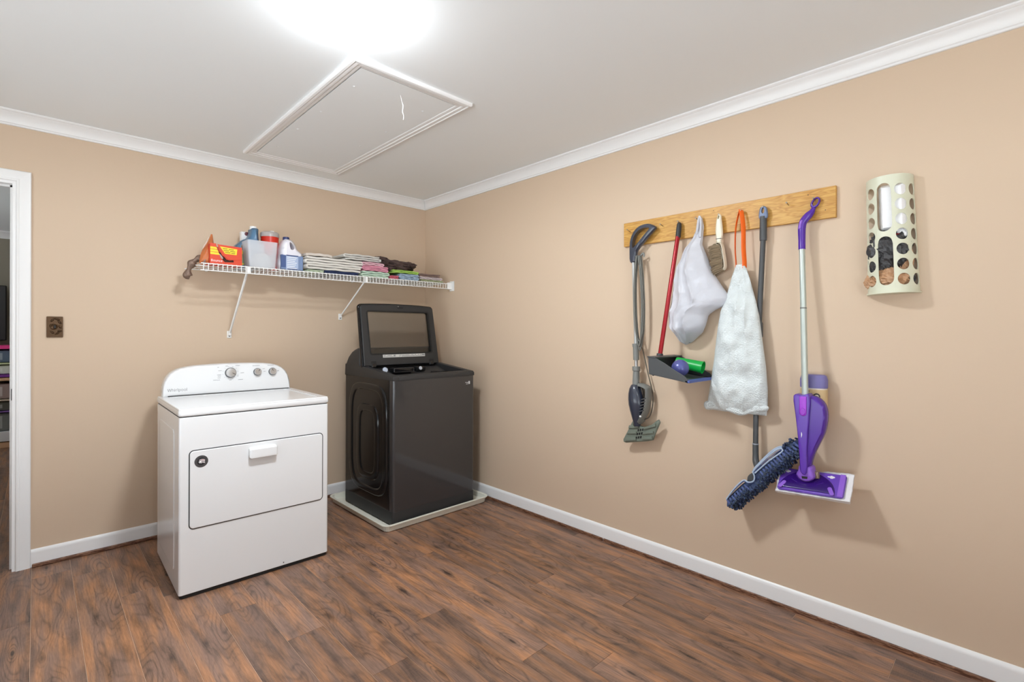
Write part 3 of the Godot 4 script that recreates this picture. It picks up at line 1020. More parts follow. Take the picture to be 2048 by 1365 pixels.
func washer() -> void:
	var o := thing("washing_machine", "black top loading washing machine with its glass lid standing open", "washer", Vector3(-0.515, 0.012, 0.56))
	var xl := -0.855
	var xr := -0.175
	part("base", Sh.new().slab(Sh.rrect(xl - 0.002, 0.212, xr + 0.002, 0.906, 0.016, 4), 0.02, 0.106, 0.003), M.black_matte, o)
	for q in [[-0.8, 0.27], [-0.23, 0.27], [-0.8, 0.85], [-0.23, 0.85]]:
		part("foot", Sh.new().at(Transform3D(Basis(), Vector3(q[0], 0, q[1]))).lathe([Vector2(0.022, 0.0122), Vector2(0.022, 0.022), Vector2(0.0, 0.022)], 14), M.black, o)
	# cabinet: sides and back dark, the front a wrapped panel of brushed dark steel
	var body := Sh.new()
	body.slab(Sh.rrect(xl, 0.213, xr, 0.86, 0.012, 3), 0.104, 0.965)
	part("cabinet", body, M.black_side, o)
	var front := PackedVector2Array()
	for k in 9:
		var a := PI / 2 + PI / 2 * k / 8.0
		front.append(Vector2(xl + 0.016, 0.889) + 0.016 * Vector2(cos(PI - (a - PI / 2)), sin(a - PI / 2)))
	for k in 9:
		var a := PI / 2 - PI / 2 * k / 8.0
		front.append(Vector2(xr - 0.016, 0.889) + 0.016 * Vector2(cos(a), sin(a)))
	front.append(Vector2(xr, 0.858))
	front.append(Vector2(xl, 0.858))
	# the sheet swells forward very slightly, as pressed steel does
	var fr := Sh.new()
	var rings := []
	for k in 17:
		var y := lerpf(0.106, 0.962, k / 16.0)
		var r := PackedVector3Array()
		for q in front:
			var m := sin(PI * clampf((q.x - xl) / (xr - xl), 0, 1))
			r.append(Vector3(q.x, y, q.y + (0.004 * m * sin(PI * k / 16.0) if q.y > 0.9 else 0.0)))
		rings.append(r)
	fr.loft(rings, true, true, 0.8)
	part("front_panel", fr, M.black_steel, o)
	# pressed ridges on the left side
	var sq := func(c: Vector2, a: float, b: float, x: float, e: float) -> PackedVector3Array:
		var r := PackedVector3Array()
		for k in 48:
			var t := TAU * k / 48
			r.append(Vector3(x, c.y + b * signf(sin(t)) * pow(absf(sin(t)), 2.0 / e), c.x + a * signf(cos(t)) * pow(absf(cos(t)), 2.0 / e)))
		return r
	var c1 := Vector2(0.56, 0.545)
	var c2 := Vector2(0.565, 0.52)
	var em := Sh.new().loft([sq.call(c1, 0.278, 0.385, xl + 0.004, 4.6), sq.call(c1, 0.276, 0.383, xl - 0.001, 4.6), sq.call(c1, 0.270, 0.377, xl - 0.008, 4.6), sq.call(c1, 0.262, 0.371, xl - 0.0095, 4.6), sq.call(c1, 0.232, 0.345, xl - 0.0095, 4.6), sq.call(c1, 0.226, 0.340, xl - 0.008, 4.6), sq.call(c1, 0.220, 0.335, xl - 0.002, 4.6), sq.call(c2, 0.156, 0.262, xl - 0.002, 4.6), sq.call(c2, 0.150, 0.257, xl - 0.009, 4.6), sq.call(c2, 0.142, 0.250, xl - 0.0105, 4.6), sq.call(c2, 0.112, 0.222, xl - 0.0105, 4.4), sq.call(c2, 0.106, 0.217, xl - 0.009, 4.4), sq.call(c2, 0.100, 0.212, xl - 0.004, 4.4)], true, true, 0.8)
	part("side_emboss", em, M.black_side, o)
	# deck round the lid opening
	var deck := Sh.new()
	var side := V2([-0.906, 0.963, -0.906, 0.985, -0.893, 0.996, -0.476, 1.040, -0.215, 1.046, -0.208, 0.963])
	var S := Transform3D(Basis(Vector3(0, 0, -1), Vector3(0, 1, 0), Vector3(1, 0, 0)), Vector3.ZERO)
	deck.at(S).prism(side, xl - 0.001, xl + 0.045, 0.003)
	deck.at(S).prism(side, xr - 0.045, xr + 0.001, 0.003)
	deck.at(S).prism(V2([-0.906, 0.963, -0.906, 0.985, -0.893, 0.996, -0.86, 0.999, -0.84, 0.99, -0.84, 0.963]), xl + 0.044, xr - 0.044, 0.002)
	deck.at(S).prism(V2([-0.62, 0.963, -0.60, 0.985, -0.53, 1.012, -0.476, 1.018, -0.215, 1.046, -0.208, 0.963]), xl + 0.044, xr - 0.044, 0.002)
	part("deck", deck, M.black_matte, o)
	var tub := Sh.new().at(Transform3D(Basis(), Vector3(-0.515, 0, 0.70)))
	tub.loft([circle3(0.30, 0.14, 0.968), circle3(0.275, 0.125, 0.985), circle3(0.25, 0.11, 0.972), circle3(0.22, 0.09, 0.966)], true, true, 0.5)
	part("tub_rim", tub, mat(c8(40, 42, 48), 0.15, 0.7), o)
	# detergent drawer and round buttons on the ledge at the back of the opening
	var dp := part("dispenser", Sh.new().box(Vector3(-0.690, 0.990, 0.545), Vector3(-0.520, 1.026, 0.63), 0.006), M.black_gloss, o)
	part("drawer_rim", Sh.new().prism(Sh.rrect(-0.688, 0.993, -0.522, 1.024, 0.006), 0.629, 0.634, 0.001, Sh.rrect(-0.684, 0.997, -0.526, 1.020, 0.005)), M.dark_silver, dp)
	part("round_button", Sh.new().at(Transform3D(Basis(Vector3(1, 0, 0), 1.1), Vector3(-0.733, 1.012, 0.585))).lathe([Vector2(0, 0), Vector2(0.02, 0), Vector2(0.0195, 0.005), Vector2(0.016, 0.008), Vector2(0, 0.0085)], 24), mat(c8(190, 200, 216), 0.25), o)
	part("button_block", Sh.new().box(Vector3(-0.485, 0.990, 0.55), Vector3(-0.405, 1.028, 0.61), 0.006), M.black_gloss, o)
	part("round_button", Sh.new().at(Transform3D(Basis(Vector3(1, 0, 0), 1.3), Vector3(-0.452, 1.014, 0.61))).lathe([Vector2(0, 0), Vector2(0.014, 0), Vector2(0.0135, 0.003), Vector2(0, 0.0035)], 20), mat(c8(196, 200, 206), 0.3), o)
	# control console behind the lid
	var prof := V2([-0.206, 0.962, -0.208, 1.0, -0.222, 1.050, -0.257, 1.098, -0.313, 1.137, -0.360, 1.156, -0.405, 1.168, -0.428, 1.165, -0.436, 1.10, -0.440, 1.04, -0.440, 0.965])
	var con := Sh.new()
	var arcs := []
	for e in [[xl, 0.0, 0.9], [xl + 0.006, 0.004, 0.985], [xl + 0.02, 0.0, 1.0], [xr - 0.02, 0.0, 1.0], [xr - 0.006, 0.004, 0.985], [xr, 0.0, 0.9]]:
		var r := PackedVector3Array()
		for q in prof:
			r.append(Vector3(e[0], 0.962 + (q.y - 0.962) * e[2], 0.33 + (-q.x - 0.33) * (0.5 + 0.5 * e[2])))
		arcs.append(r)
	con.loft(arcs, true, true, 0.7)
	part("console", con, M.black_matte, o)
	part("console_inset", Sh.new().at(Transform3D(Basis(), Vector3.ZERO)).prism(Sh.rrect(xl + 0.02, 1.085, xr - 0.02, 1.158, 0.03), 0.428, 0.4375, 0.002), M.black_gloss, o)
	# lid: leaning back on the console
	var up := Vector3(0, 0.9823, -0.1872)
	var L := Transform3D(Basis(Vector3(1, 0, 0), up, Vector3(0, 0.1872, 0.9823)), Vector3(-0.5255, 1.036, 0.500))
	var lid := part("lid", Sh.new().at(L).prism(lid_outline(0.334, 0.474, 0.03, 0.0), -0.040, -0.012, 0.008, Sh.rrect(-0.268, 0.086, 0.268, 0.412, 0.016)), M.black_gloss, o)
	var inner := lid_outline(0.322, 0.464, 0.028, 0.004)
	part("lid_frame", Sh.new().at(L).prism(inner, -0.014, 0.0, 0.005, Sh.rrect(-0.266, 0.088, 0.266, 0.410, 0.016)), M.black_matte, lid)
	part("glass", Sh.new().at(L).prism(Sh.rrect(-0.272, 0.082, 0.272, 0.416, 0.016), -0.026, -0.021), M.tint_glass, lid)
	part("glass_gasket", Sh.new().at(L).prism(Sh.rrect(-0.272, 0.082, 0.272, 0.416, 0.02), -0.006, 0.002, 0.001, Sh.rrect(-0.262, 0.092, 0.262, 0.406, 0.014)), M.black, lid)
	var lab := part("label_strip", Sh.new().at(L).box(Vector3(-0.170, 0.060, -0.001), Vector3(0.196, 0.083, 0.0008)), mat(c8(206, 204, 198), 0.6), lid)
	var tx := Sh.new().at(L)
	var rng := RandomNumberGenerator.new()
	rng.seed = 12
	for row in 2:
		var x := -0.163
		while x < 0.188:
			var w := rng.randf_range(0.004, 0.012)
			if rng.randf() < 0.85 and absf(x + 0.05) > 0.012:
				tx.box(Vector3(x, 0.065 + row * 0.008, 0.0), Vector3(x + w, 0.069 + row * 0.008, 0.0014))
			x += w + 0.003
	for x in [-0.078, 0.17, 0.181]:
		tx.box(Vector3(x, 0.067, 0.0), Vector3(x + 0.008, 0.078, 0.0015))
	part("label_printing", tx, M.grey_print, lid, "", "stuff")
	part("latch", Sh.new().at(L).box(Vector3(-0.010, 0.436, -0.002), Vector3(0.040, 0.446, 0.004), 0.002), M.black, lid)
	part("latch_tip", Sh.new().at(L).box(Vector3(-0.006, 0.446, 0.0), Vector3(0.0, 0.452, 0.006), 0.001), M.silver, lid)
	for x in [-0.272, 0.228]:
		part("hinge_pocket", Sh.new().at(L).box(Vector3(x, -0.004, -0.006), Vector3(x + 0.046, 0.038, 0.001), 0.003), M.black, lid)
		part("hinge", Sh.new().at(L).box(Vector3(x + 0.004, -0.012, -0.008), Vector3(x + 0.040, 0.024, 0.004), 0.006), M.black_gloss, lid)
	part("brand_mark", washer_mark(), mat(c8(205, 205, 205), 0.4), o)


func washer_mark() -> Sh:
	var s := Sh.new().at(Transform3D(Basis(), Vector3(-0.258, 0.905, 0.9045)))
	s.box(Vector3(0.028, -0.004, 0), Vector3(0.042, 0.018, 0.003), 0.001)
	s.box(Vector3(0.002, 0.008, 0), Vector3(0.024, 0.0105, 0.0028))
	s.box(Vector3(0.012, 0.004, 0), Vector3(0.024, 0.0065, 0.0028))
	s.prism(Sh.oval(Vector2(0.002, 0.009), 0.003, 0.003, 10), 0, 0.0028)
	s.box(Vector3(0.006, -0.004, 0), Vector3(0.010, -0.001, 0.0028))
	s.box(Vector3(0.012, -0.004, 0), Vector3(0.022, -0.001, 0.0028))
	return s


func circle3(a: float, b: float, y: float) -> PackedVector3Array:
	var o := PackedVector3Array()
	for k in 48:
		o.append(Vector3(a * cos(TAU * k / 48), y, b * sin(TAU * k / 48)))
	return o


# the lid's outline: a slightly arched top edge, rounded corners, square foot
func lid_outline(w: float, h: float, r: float, y0: float) -> PackedVector2Array:
	var o := PackedVector2Array([Vector2(-w, y0), Vector2(w, y0)])
	for s in 7:
		var a := PI / 2 * s / 6
		o.append(Vector2(w - 0.006 - r + r * cos(a), h - 0.008 - r + r * sin(a)))
	for s in range(1, 6):
		var x := lerpf(w - r, -w + r, s / 6.0)
		o.append(Vector2(x, h - 0.008 * pow(absf(x) / w, 2.0)))
	for s in 7:
		var a := PI / 2 + PI / 2 * s / 6
		o.append(Vector2(-w + 0.006 + r + r * cos(a), h - 0.008 - r + r * sin(a)))
	return o


func wire_shelf() -> void:
	var o := thing("wire_shelf", "long white wire shelf on the wall above the dryer and washer", "shelf", Vector3(-0.92, 1.25, 0.2))
	var xa := -1.83
	for q in [[1.6885, 0.392, 0.0032, xa], [1.648, 0.3935, 0.0032, xa - 0.004], [1.6875, 0.012, 0.0032, xa - 0.012], [1.6875, 0.14, 0.0028, xa - 0.006], [1.6875, 0.265, 0.0028, xa - 0.002]]:
		part("rail", Sh.new().tube([Vector3(q[3], q[0], q[1]), Vector3(-0.014, q[0], q[1])], q[2], 8), M.wire, o)
	var s := Sh.new().tube(V3([xa + 0.012, 1.692, 0.008, xa + 0.012, 1.692, 0.386, xa + 0.012, 1.6905, 0.3925, xa + 0.012, 1.686, 0.3955, xa + 0.012, 1.646, 0.3965]), 0.0021, 6)
	var w := part("deck_wire", s, M.wire, o)
	for k in range(1, 71):
		var c := MeshInstance3D.new()
		c.name = "deck_wire"
		c.mesh = w.mesh
		c.material_override = M.wire
		c.position = Vector3(0.0254 * k, 0, 0)
		o.add_child(c, true)
	for q in [[-1.5745, -1.5825, 1.2525], [-0.776, -0.7990, 1.3905]]:
		var top := Vector3(q[0], 1.664, 0.372)
		var foot := Vector3(q[1], q[2] + 0.02, 0.014)
		var b := part("brace", Sh.new().tube([foot, top], 0.0068, 4, 0.75), M.wire, o)
		part("brace_foot", Sh.new().box(Vector3(q[1] - 0.014, q[2] - 0.012, 0.0), Vector3(q[1] + 0.014, q[2] + 0.036, 0.006), 0.002), M.wire, b)
		part("brace_foot", Sh.new().box(Vector3(q[1] - 0.009, q[2] + 0.004, 0.005), Vector3(q[1] + 0.009, q[2] + 0.034, 0.018), 0.002), M.wire, b)
		part("screw", Sh.new().at(Transform3D(Basis(Vector3(1, 0, 0), PI / 2), Vector3(q[1], q[2], 0.005))).lathe([Vector2(0, 0), Vector2(0.004, 0), Vector2(0.003, 0.003), Vector2(0, 0.0035)], 10), M.dark_silver, b)
		part("brace_clip", Sh.new().box(Vector3(q[0] - 0.009, 1.65, 0.362), Vector3(q[0] + 0.009, 1.69, 0.398), 0.003), M.wire, b)
	var e := Sh.new()
	e.box(Vector3(-0.007, 1.629, 0.372), Vector3(0.0, 1.712, 0.434), 0.003)
	e.box(Vector3(-0.042, 1.642, 0.378), Vector3(-0.004, 1.7, 0.402), 0.004)
	part("end_bracket", e, M.wire, o)
	for x in [-1.72, -1.25, -0.7, -0.25]:
		part("wall_clip", Sh.new().box(Vector3(x - 0.008, 1.68, 0.0), Vector3(x + 0.008, 1.702, 0.018), 0.003), M.wire, o)


func crumple(c: Vector3, r: Vector3, seed_: int, amp := 0.28, freq := 1.6, rows := 22, cols := 34) -> Sh:
	var f := FastNoiseLite.new()
	f.seed = seed_
	f.frequency = 1.0
	f.fractal_type = FastNoiseLite.FRACTAL_RIDGED
	f.fractal_octaves = 3
	var rings := []
	for i in range(1, rows):
		var th := PI * i / rows
		var ring := PackedVector3Array()
		for j in cols:
			var ph := TAU * j / cols
			var d := Vector3(sin(th) * cos(ph), cos(th), sin(th) * sin(ph))
			var k := 1.0 + amp * f.get_noise_3dv(d * freq)
			ring.append(c + d * r * k)
		rings.append(ring)
	return Sh.new().loft(rings, true, true, 0.9)


func shelf_goods() -> void:
	var y := 1.6945
	# orange plastic refill packet leaning at the left end
	var o := thing("plastic_packet", "crinkled orange plastic packet with a pointed top, left of the red box", "packet", Vector3(-1.79, y, 0.27))
	var lf := V2([-1.748, 1.888, -1.760, 1.855, -1.775, 1.82, -1.792, 1.795, -1.806, 1.757, -1.812, 1.72, -1.81, 1.696])
	var rt := V2([-1.740, 1.888, -1.736, 1.855, -1.732, 1.82, -1.728, 1.795, -1.726, 1.757, -1.724, 1.72, -1.726, 1.696])
	part("body", inflate(lf, rt, Transform3D(Basis(), Vector3(0, 0, 0.25)), 0.035, 14, 28, 0.006, 7.0), bumpy(mat(c8(196, 112, 62), 0.3), M.crinkle, 12.0, 0.8), o)
	part("printed_panel", inflate(V2([-1.80, 1.765, -1.803, 1.73, -1.802, 1.70]), V2([-1.765, 1.765, -1.762, 1.73, -1.764, 1.70]), Transform3D(Basis(), Vector3(0, 0, 0.262)), 0.03, 8, 20, 0.004, 6.0), bumpy(mat(c8(150, 128, 120), 0.35), M.crinkle, 12.0, 0.8), o)
	part("white_fold", Sh.new().tube(curve(V3([-1.764, 1.865, 0.275, -1.775, 1.835, 0.28, -1.79, 1.805, 0.282, -1.797, 1.79, 0.28]), 3), [0.003, 0.005, 0.006, 0.006, 0.006, 0.006, 0.006, 0.005, 0.004, 0.003], 8, 0.6), mat(c8(232, 214, 200), 0.4), o)
	# brown and silver wrapper drooping over the end of the shelf
	var wr := Sh.new()
	var pts := curve(V3([-1.795, 1.728, 0.22, -1.81, 1.735, 0.22, -1.83, 1.715, 0.215, -1.845, 1.69, 0.21, -1.858, 1.655, 0.205, -1.860, 1.622, 0.2, -1.850, 1.615, 0.2]), 4)
	var rad := []
	for k in pts.size():
		rad.append(0.013 + 0.005 * sin(k * 0.75))
	wr.tube(pts, rad, 10, 1.5)
	solo("wrapper", wr, bumpy(mat(c8(122, 100, 86), 0.3, 0.3), M.crinkle, 20.0, 1.0), "crumpled brown and silver wrapper drooping over the shelf's left end", "wrapper")
	# torn red box
	o = thing("cardboard_box", "red orange cardboard box with yellow panels and a torn open flap", "box", Vector3(-1.682, y, 0.28))
	var red := mat(c8(216, 66, 30), 0.5)
	var yellow := mat(c8(246, 214, 40), 0.5)
	var bx := Sh.new()
	var F := Transform3D(Basis(), Vector3(0, 0, 0.33))
	var outline := V2([-1.770, y, -1.594, y, -1.594, 1.812, -1.729, 1.818, -1.722, 1.785, -1.704, 1.752, -1.690, 1.742, -1.682, 1.730, -1.664, 1.726, -1.643, 1.729, -1.640, 1.716, -1.690, 1.712, -1.712, 1.735, -1.734, 1.80, -1.738, 1.822, -1.770, 1.822])
	bx.at(F).prism(outline, -0.002, 0.0)
	bx.at(Transform3D.IDENTITY)
	bx.box(Vector3(-1.770, y, 0.21), Vector3(-1.768, 1.82, 0.329))
	bx.box(Vector3(-1.596, y, 0.21), Vector3(-1.594, 1.812, 0.329))
	bx.box(Vector3(-1.768, y, 0.21), Vector3(-1.596, 1.82, 0.212))
	bx.box(Vector3(-1.768, y, 0.212), Vector3(-1.596, y + 0.002, 0.328))
	part("carton", bx, red, o)
	part("inside_shade", Sh.new().box(Vector3(-1.765, y + 0.003, 0.214), Vector3(-1.599, 1.77, 0.322)), mat(c8(70, 40, 32), 0.9), o)  # dark block fills the carton and stands for its shaded inside
	var flap := Sh.new().at(F)
	flap.prism(V2([-1.733, 1.818, -1.596, 1.812, -1.596, 1.735, -1.640, 1.729, -1.672, 1.732, -1.690, 1.745, -1.706, 1.768]), 0.0015, 0.0035)
	part("flap", flap, red, o)
	part("yellow_panel", Sh.new().at(F).prism(V2([-1.718, 1.806, -1.622, 1.798, -1.626, 1.762, -1.690, 1.764]), 0.0035, 0.0042), yellow, o)
	for k in 3:
		part("yellow_panel", Sh.new().at(F).prism(V2([-1.769, 1.802 - k * 0.0165, -1.737 + k * 0.006, 1.800 - k * 0.0165, -1.731 + k * 0.007, 1.787 - k * 0.0165, -1.769, 1.788 - k * 0.0165]), 0.0, 0.0008), yellow, o)
	var pr := Sh.new().at(F)
	for q in [[-1.703, 1.792, 0.026], [-1.67, 1.790, 0.028], [-1.698, 1.781, 0.03], [-1.662, 1.779, 0.028], [-1.69, 1.770, 0.03], [-1.656, 1.768, 0.022]]:
		pr.box(Vector3(q[0], q[1], 0.004), Vector3(q[0] + q[2], q[1] + 0.004, 0.0047))
	part("printing", pr, mat(c8(120, 90, 20), 0.6), o)
	part("lettering", Sh.new().text("Bounce", 0.014, F * Transform3D(Basis(), Vector3(-1.766, 1.718, 0.0)), M.sans), M.white_plastic, o)
	part("torn_edge", Sh.new().at(F).prism(V2([-1.722, 1.763, -1.713, 1.757, -1.700, 1.738, -1.703, 1.728, -1.712, 1.735]), 0.0008, 0.002), mat(c8(176, 160, 148), 0.8), o)
	# blue detergent jug
	o = thing("detergent_jug", "blue detergent jug with a white cap and yellow label, behind the clear bin", "jug", Vector3(-1.53, y, 0.16))
	var jb := mat(c8(86, 124, 156), 0.35)
	var J := Transform3D(Basis(), Vector3(0, 0, 0.175))
	var jout := curve2([-1.607, y + 0.008, -1.607, 1.80, -1.600, 1.835, -1.578, 1.862, -1.555, 1.885, -1.532, 1.893, -1.512, 1.92, -1.504, 1.952, -1.502, 1.968, -1.466, 1.968, -1.465, 1.94, -1.462, 1.90, -1.455, 1.86, -1.452, 1.80, -1.452, y + 0.008], 3)
	part("bottle", Sh.new().at(J).prism(jout, -0.055, 0.055, 0.016, curve2([-1.575, 1.835, -1.560, 1.860, -1.535, 1.872, -1.522, 1.858, -1.522, 1.82, -1.55, 1.812], 3)), jb, o)
	part("cap", Sh.new().at(J * Transform3D(Basis(), Vector3(-1.484, 1.964, 0))).lathe([Vector2(0, 0), Vector2(0.0215, 0), Vector2(0.0215, 0.018), Vector2(0.0195, 0.022), Vector2(0, 0.022)], 28), M.white_plastic, o)
	part("label", Sh.new().at(J).prism(Sh.oval(Vector2(-1.565, 1.765), 0.036, 0.048, 28), 0.0545, 0.057), mat(c8(206, 188, 60), 0.5), o)
	part("label_centre", Sh.new().at(J).prism(Sh.oval(Vector2(-1.562, 1.758), 0.022, 0.03, 24), 0.0565, 0.058), mat(c8(120, 140, 100), 0.5), o)
	# spray can behind the jug
	o = thing("spray_can", "white spray can top with a maroon button behind the blue jug", "spray can", Vector3(-1.515, y, 0.09))
	part("can", Sh.new().at(Transform3D(Basis(), Vector3(-1.515, y, 0.09))).lathe([Vector2(0, 0), Vector2(0.028, 0), Vector2(0.028, 0.19), Vector2(0.022, 0.205), Vector2(0, 0.205)], 24), M.white_plastic, o)
	part("nozzle_cap", Sh.new().box(Vector3(-1.540, 1.895, 0.07), Vector3(-1.492, 1.958, 0.112), 0.006), M.white_plastic, o)
	part("button", Sh.new().at(Transform3D(Basis(Vector3(1, 0, 0), PI / 2), Vector3(-1.507, 1.943, 0.111))).lathe([Vector2(0, 0), Vector2(0.013, 0), Vector2(0.012, 0.006), Vector2(0, 0.008)], 20), mat(c8(96, 24, 34), 0.4), o)
	# clear bin
	o = thing("plastic_bin", "frosted clear plastic bin holding white cloth, between red box and bleach", "bin", Vector3(-1.475, y, 0.30))
	var frost := mat(c8(226, 230, 236, 0.42), 0.35)
	var q0 := Sh.rrect(-1.557, 0.238, -1.398, 0.352, 0.012, 4)
	var rim := Sh.rrect(-1.572, 0.228, -1.386, 0.362, 0.014, 4)
	var r0 := PackedVector3Array()
	var r1 := PackedVector3Array()
	var r2 := PackedVector3Array()
	var r3 := PackedVector3Array()
	for k in q0.size():
		var c := Vector2(-1.478, 0.296)
		r0.append(Vector3(q0[k].x, y + 0.001, q0[k].y))
		r1.append(Vector3(rim[k].x, 1.866, rim[k].y))
		var i1 := c + (rim[k] - c) * 0.97
		var i0 := c + (q0[k] - c) * 0.965
		r2.append(Vector3(i1.x, 1.866, i1.y))
		r3.append(Vector3(i0.x, y + 0.004, i0.y))
	part("tub", Sh.new().loft([r0, r1, r2, r3]), frost, o)
	solo("folded_cloth", crumple(Vector3(-1.465, 1.742, 0.296), Vector3(0.058, 0.045, 0.04), 3, 0.25, 1.1), M.towel_white, "bunched white cloth inside the frosted clear bin", "cloth")
	# red canister with a grey lid
	o = thing("canister", "red canister with a translucent grey lid behind the clear bin", "canister", Vector3(-1.388, y, 0.20))
	var K := Transform3D(Basis(), Vector3(-1.388, y, 0.20))
	part("body", Sh.new().at(K).lathe([Vector2(0, 0.001), Vector2(0.050, 0.001), Vector2(0.052, 0.006), Vector2(0.056, 0.232), Vector2(0, 0.232)], 36), mat(c8(206, 44, 24), 0.35), o)
	part("lid", Sh.new().at(K).lathe([Vector2(0, 0.228), Vector2(0.058, 0.228), Vector2(0.0585, 0.236), Vector2(0.0575, 0.256), Vector2(0.05, 0.262), Vector2(0, 0.262)], 36), mat(c8(176, 168, 164), 0.3), o)
	part("lid_tab", Sh.new().at(K).box(Vector3(-0.012, 0.259, 0.02), Vector3(0.012, 0.266, 0.05), 0.002), M.white_plastic, o)
	# bleach bottle
	o = thing("bleach_bottle", "white bleach bottle with a blue cap and blue label, left of the towels", "bottle", Vector3(-1.284, y, 0.28))
	var W := Transform3D(Basis(), Vector3(0, 0, 0.275))
	var wb := mat(c8(232, 230, 238), 0.35)
	var bo := curve2([-1.358, y + 0.008, -1.359, 1.80, -1.356, 1.835, -1.347, 1.868, -1.334, 1.892, -1.326, 1.905, -1.289, 1.905, -1.268, 1.888, -1.252, 1.862, -1.244, 1.84, -1.224, 1.825, -1.212, 1.80, -1.211, y + 0.008], 3)
	part("bottle", Sh.new().at(W).prism(bo, -0.05, 0.05, 0.018, curve2([-1.302, 1.886, -1.286, 1.88, -1.272, 1.862, -1.270, 1.845, -1.283, 1.836, -1.297, 1.845], 3)), wb, o)
	part("cap", Sh.new().at(W * Transform3D(Basis(), Vector3(-1.308, 1.903, 0))).lathe([Vector2(0, 0), Vector2(0.021, 0), Vector2(0.021, 0.018), Vector2(0.019, 0.022), Vector2(0, 0.022)], 28), mat(c8(44, 56, 104), 0.4), o)
	var lb := part("label", Sh.new().at(W).prism(Sh.rrect(-1.3585, y + 0.006, -1.2115, 1.800, 0.006), -0.036, 0.0512, 0.004), mat(c8(120, 140, 176), 0.45), o)
	part("label_panel", Sh.new().at(W).prism(Sh.rrect(-1.326, y + 0.006, -1.246, 1.800, 0.002, 2), 0.0515, 0.053), mat(c8(168, 184, 214), 0.45), lb)
	part("label_band", Sh.new().at(W).prism(Sh.rrect(-1.358, y + 0.02, -1.327, 1.797, 0.002, 2), 0.0515, 0.0527), mat(c8(72, 92, 140), 0.45), lb)
	var lines := Sh.new().at(W)
	for k in 7:
		lines.box(Vector3(-1.32, 1.782 - 0.012 * k, 0.0525), Vector3(-1.256 - 0.006 * (k % 3), 1.786 - 0.012 * k, 0.0536))
	part("label_lines", lines, M.white_plastic, lb)
	part("label_bars", Sh.new().at(W).box(Vector3(-1.325, 1.793, 0.0525), Vector3(-1.247, 1.799, 0.0538)).box(Vector3(-1.318, y + 0.008, 0.0525), Vector3(-1.25, y + 0.013, 0.0538)), mat(c8(40, 54, 104), 0.45), lb)


# a filled, pillow-like skin between a left and a right edge (both listed from the top down)
func inflate(lf: PackedVector2Array, rt: PackedVector2Array, tf: Transform3D, thick: float, rows: int, cols: int, fold := 0.0, folds := 9.0, top_thin := 0.3, seed_ := 1, rough := 0.0, back := 0.35) -> Sh:
	var f := FastNoiseLite.new()
	f.seed = seed_
	f.frequency = 9.0
	f.fractal_octaves = 2
	var ytop := maxf(lf[0].y, rt[0].y)
	var ybot := minf(lf[-1].y, rt[-1].y)
	var rings := []
	for i in rows + 1:
		var s := float(i) / rows
		var y := lerpf(ytop, ybot, s)
		var a := edge_at(lf, y)
		var b := edge_at(rt, y)
		var t := thick * (top_thin + (1.0 - top_thin) * smoothstep(0.0, 0.45, s)) * (1.0 if s < 0.86 else sqrt(maxf(0.03, 1.0 - pow((s - 0.86) / 0.14, 2.0))))
		t = minf(t, 0.48 * absf(b - a))
		var ring := PackedVector3Array()
		for j in cols:
			var ph := TAU * j / cols
			var cx := -cos(ph)
			var x := lerpf(a, b, 0.5 + 0.5 * cx)
			var d := sin(ph)
			var z := t * (d if d > 0.0 else back * d)
			if d > 0.0 and fold > 0.0:
				var wv := folds * (cx + 0.22 * sin(2.0 * s + seed_)) + seed_ + 1.3 * sin(3.1 * cx + seed_)
				z += fold * d * minf(1.0, 3.0 * s) * (1.0 - 2.0 * sqrt(absf(sin(wv))))
			if rough > 0.0:
				z += rough * f.get_noise_2d(x, y) * absf(d)
			ring.append(Vector3(x, y, z + t * back))
		rings.append(ring)
	return Sh.new().at(tf).loft(rings, true, true, 0.4)


# a thick ribbon folded to and fro in the x-y plane, drawn out from z0 to z1
func folded(path: Array, thick: float, z0: float, z1: float, wob := 0.0) -> Sh:
	var lo := PackedVector2Array()
	var hi := PackedVector2Array()
	var c := path.size()
	for i in c:
		var d: Vector2 = (path[mini(i + 1, c - 1)] - path[maxi(i - 1, 0)]).normalized()
		var nn := Vector2(-d.y, d.x) * thick * 0.5
		lo.append(path[i] - nn)
		hi.append(path[i] + nn)
	var p := PackedVector3Array()
	var idx := PackedInt32Array()
	# ring of four round the section, twelve slices along the depth would be too many: five
	var slices := 5
	for k in slices:
		var s := float(k) / (slices - 1)
		var z := lerpf(z0, z1, s)
		for i in c:
			var w := wob * sin(3.0 * i + 5.0 * s)
			var e := (0.004 * sin(i * 0.9)) if k == slices - 1 else 0.0
			p.append(Vector3(lo[i].x, lo[i].y + w, z + e))
			p.append(Vector3(hi[i].x, hi[i].y + w, z + e))
	var row := c * 2
	for k in slices - 1:
		for i in c - 1:
			for side in 2:
				var a := k * row + i * 2 + side
				var b := a + 2
				var e := a + row
				var g := b + row
				idx.append_array([a, b, e, b, g, e] if side == 0 else [a, e, b, b, e, g])
		for i in [0, c - 1]:
			var a: int = k * row + i * 2
			idx.append_array([a, a + row, a + 1, a + 1, a + row, a + row + 1] if i == 0 else [a, a + 1, a + row, a + 1, a + row + 1, a + row])
	for k in [0, slices - 1]:
		for i in c - 1:
			var a: int = k * row + i * 2
			idx.append_array([a, a + 1, a + 2, a + 1, a + 3, a + 2] if k == 0 else [a, a + 2, a + 1, a + 1, a + 2, a + 3])
	return Sh.new().add(p, idx, 0.3)


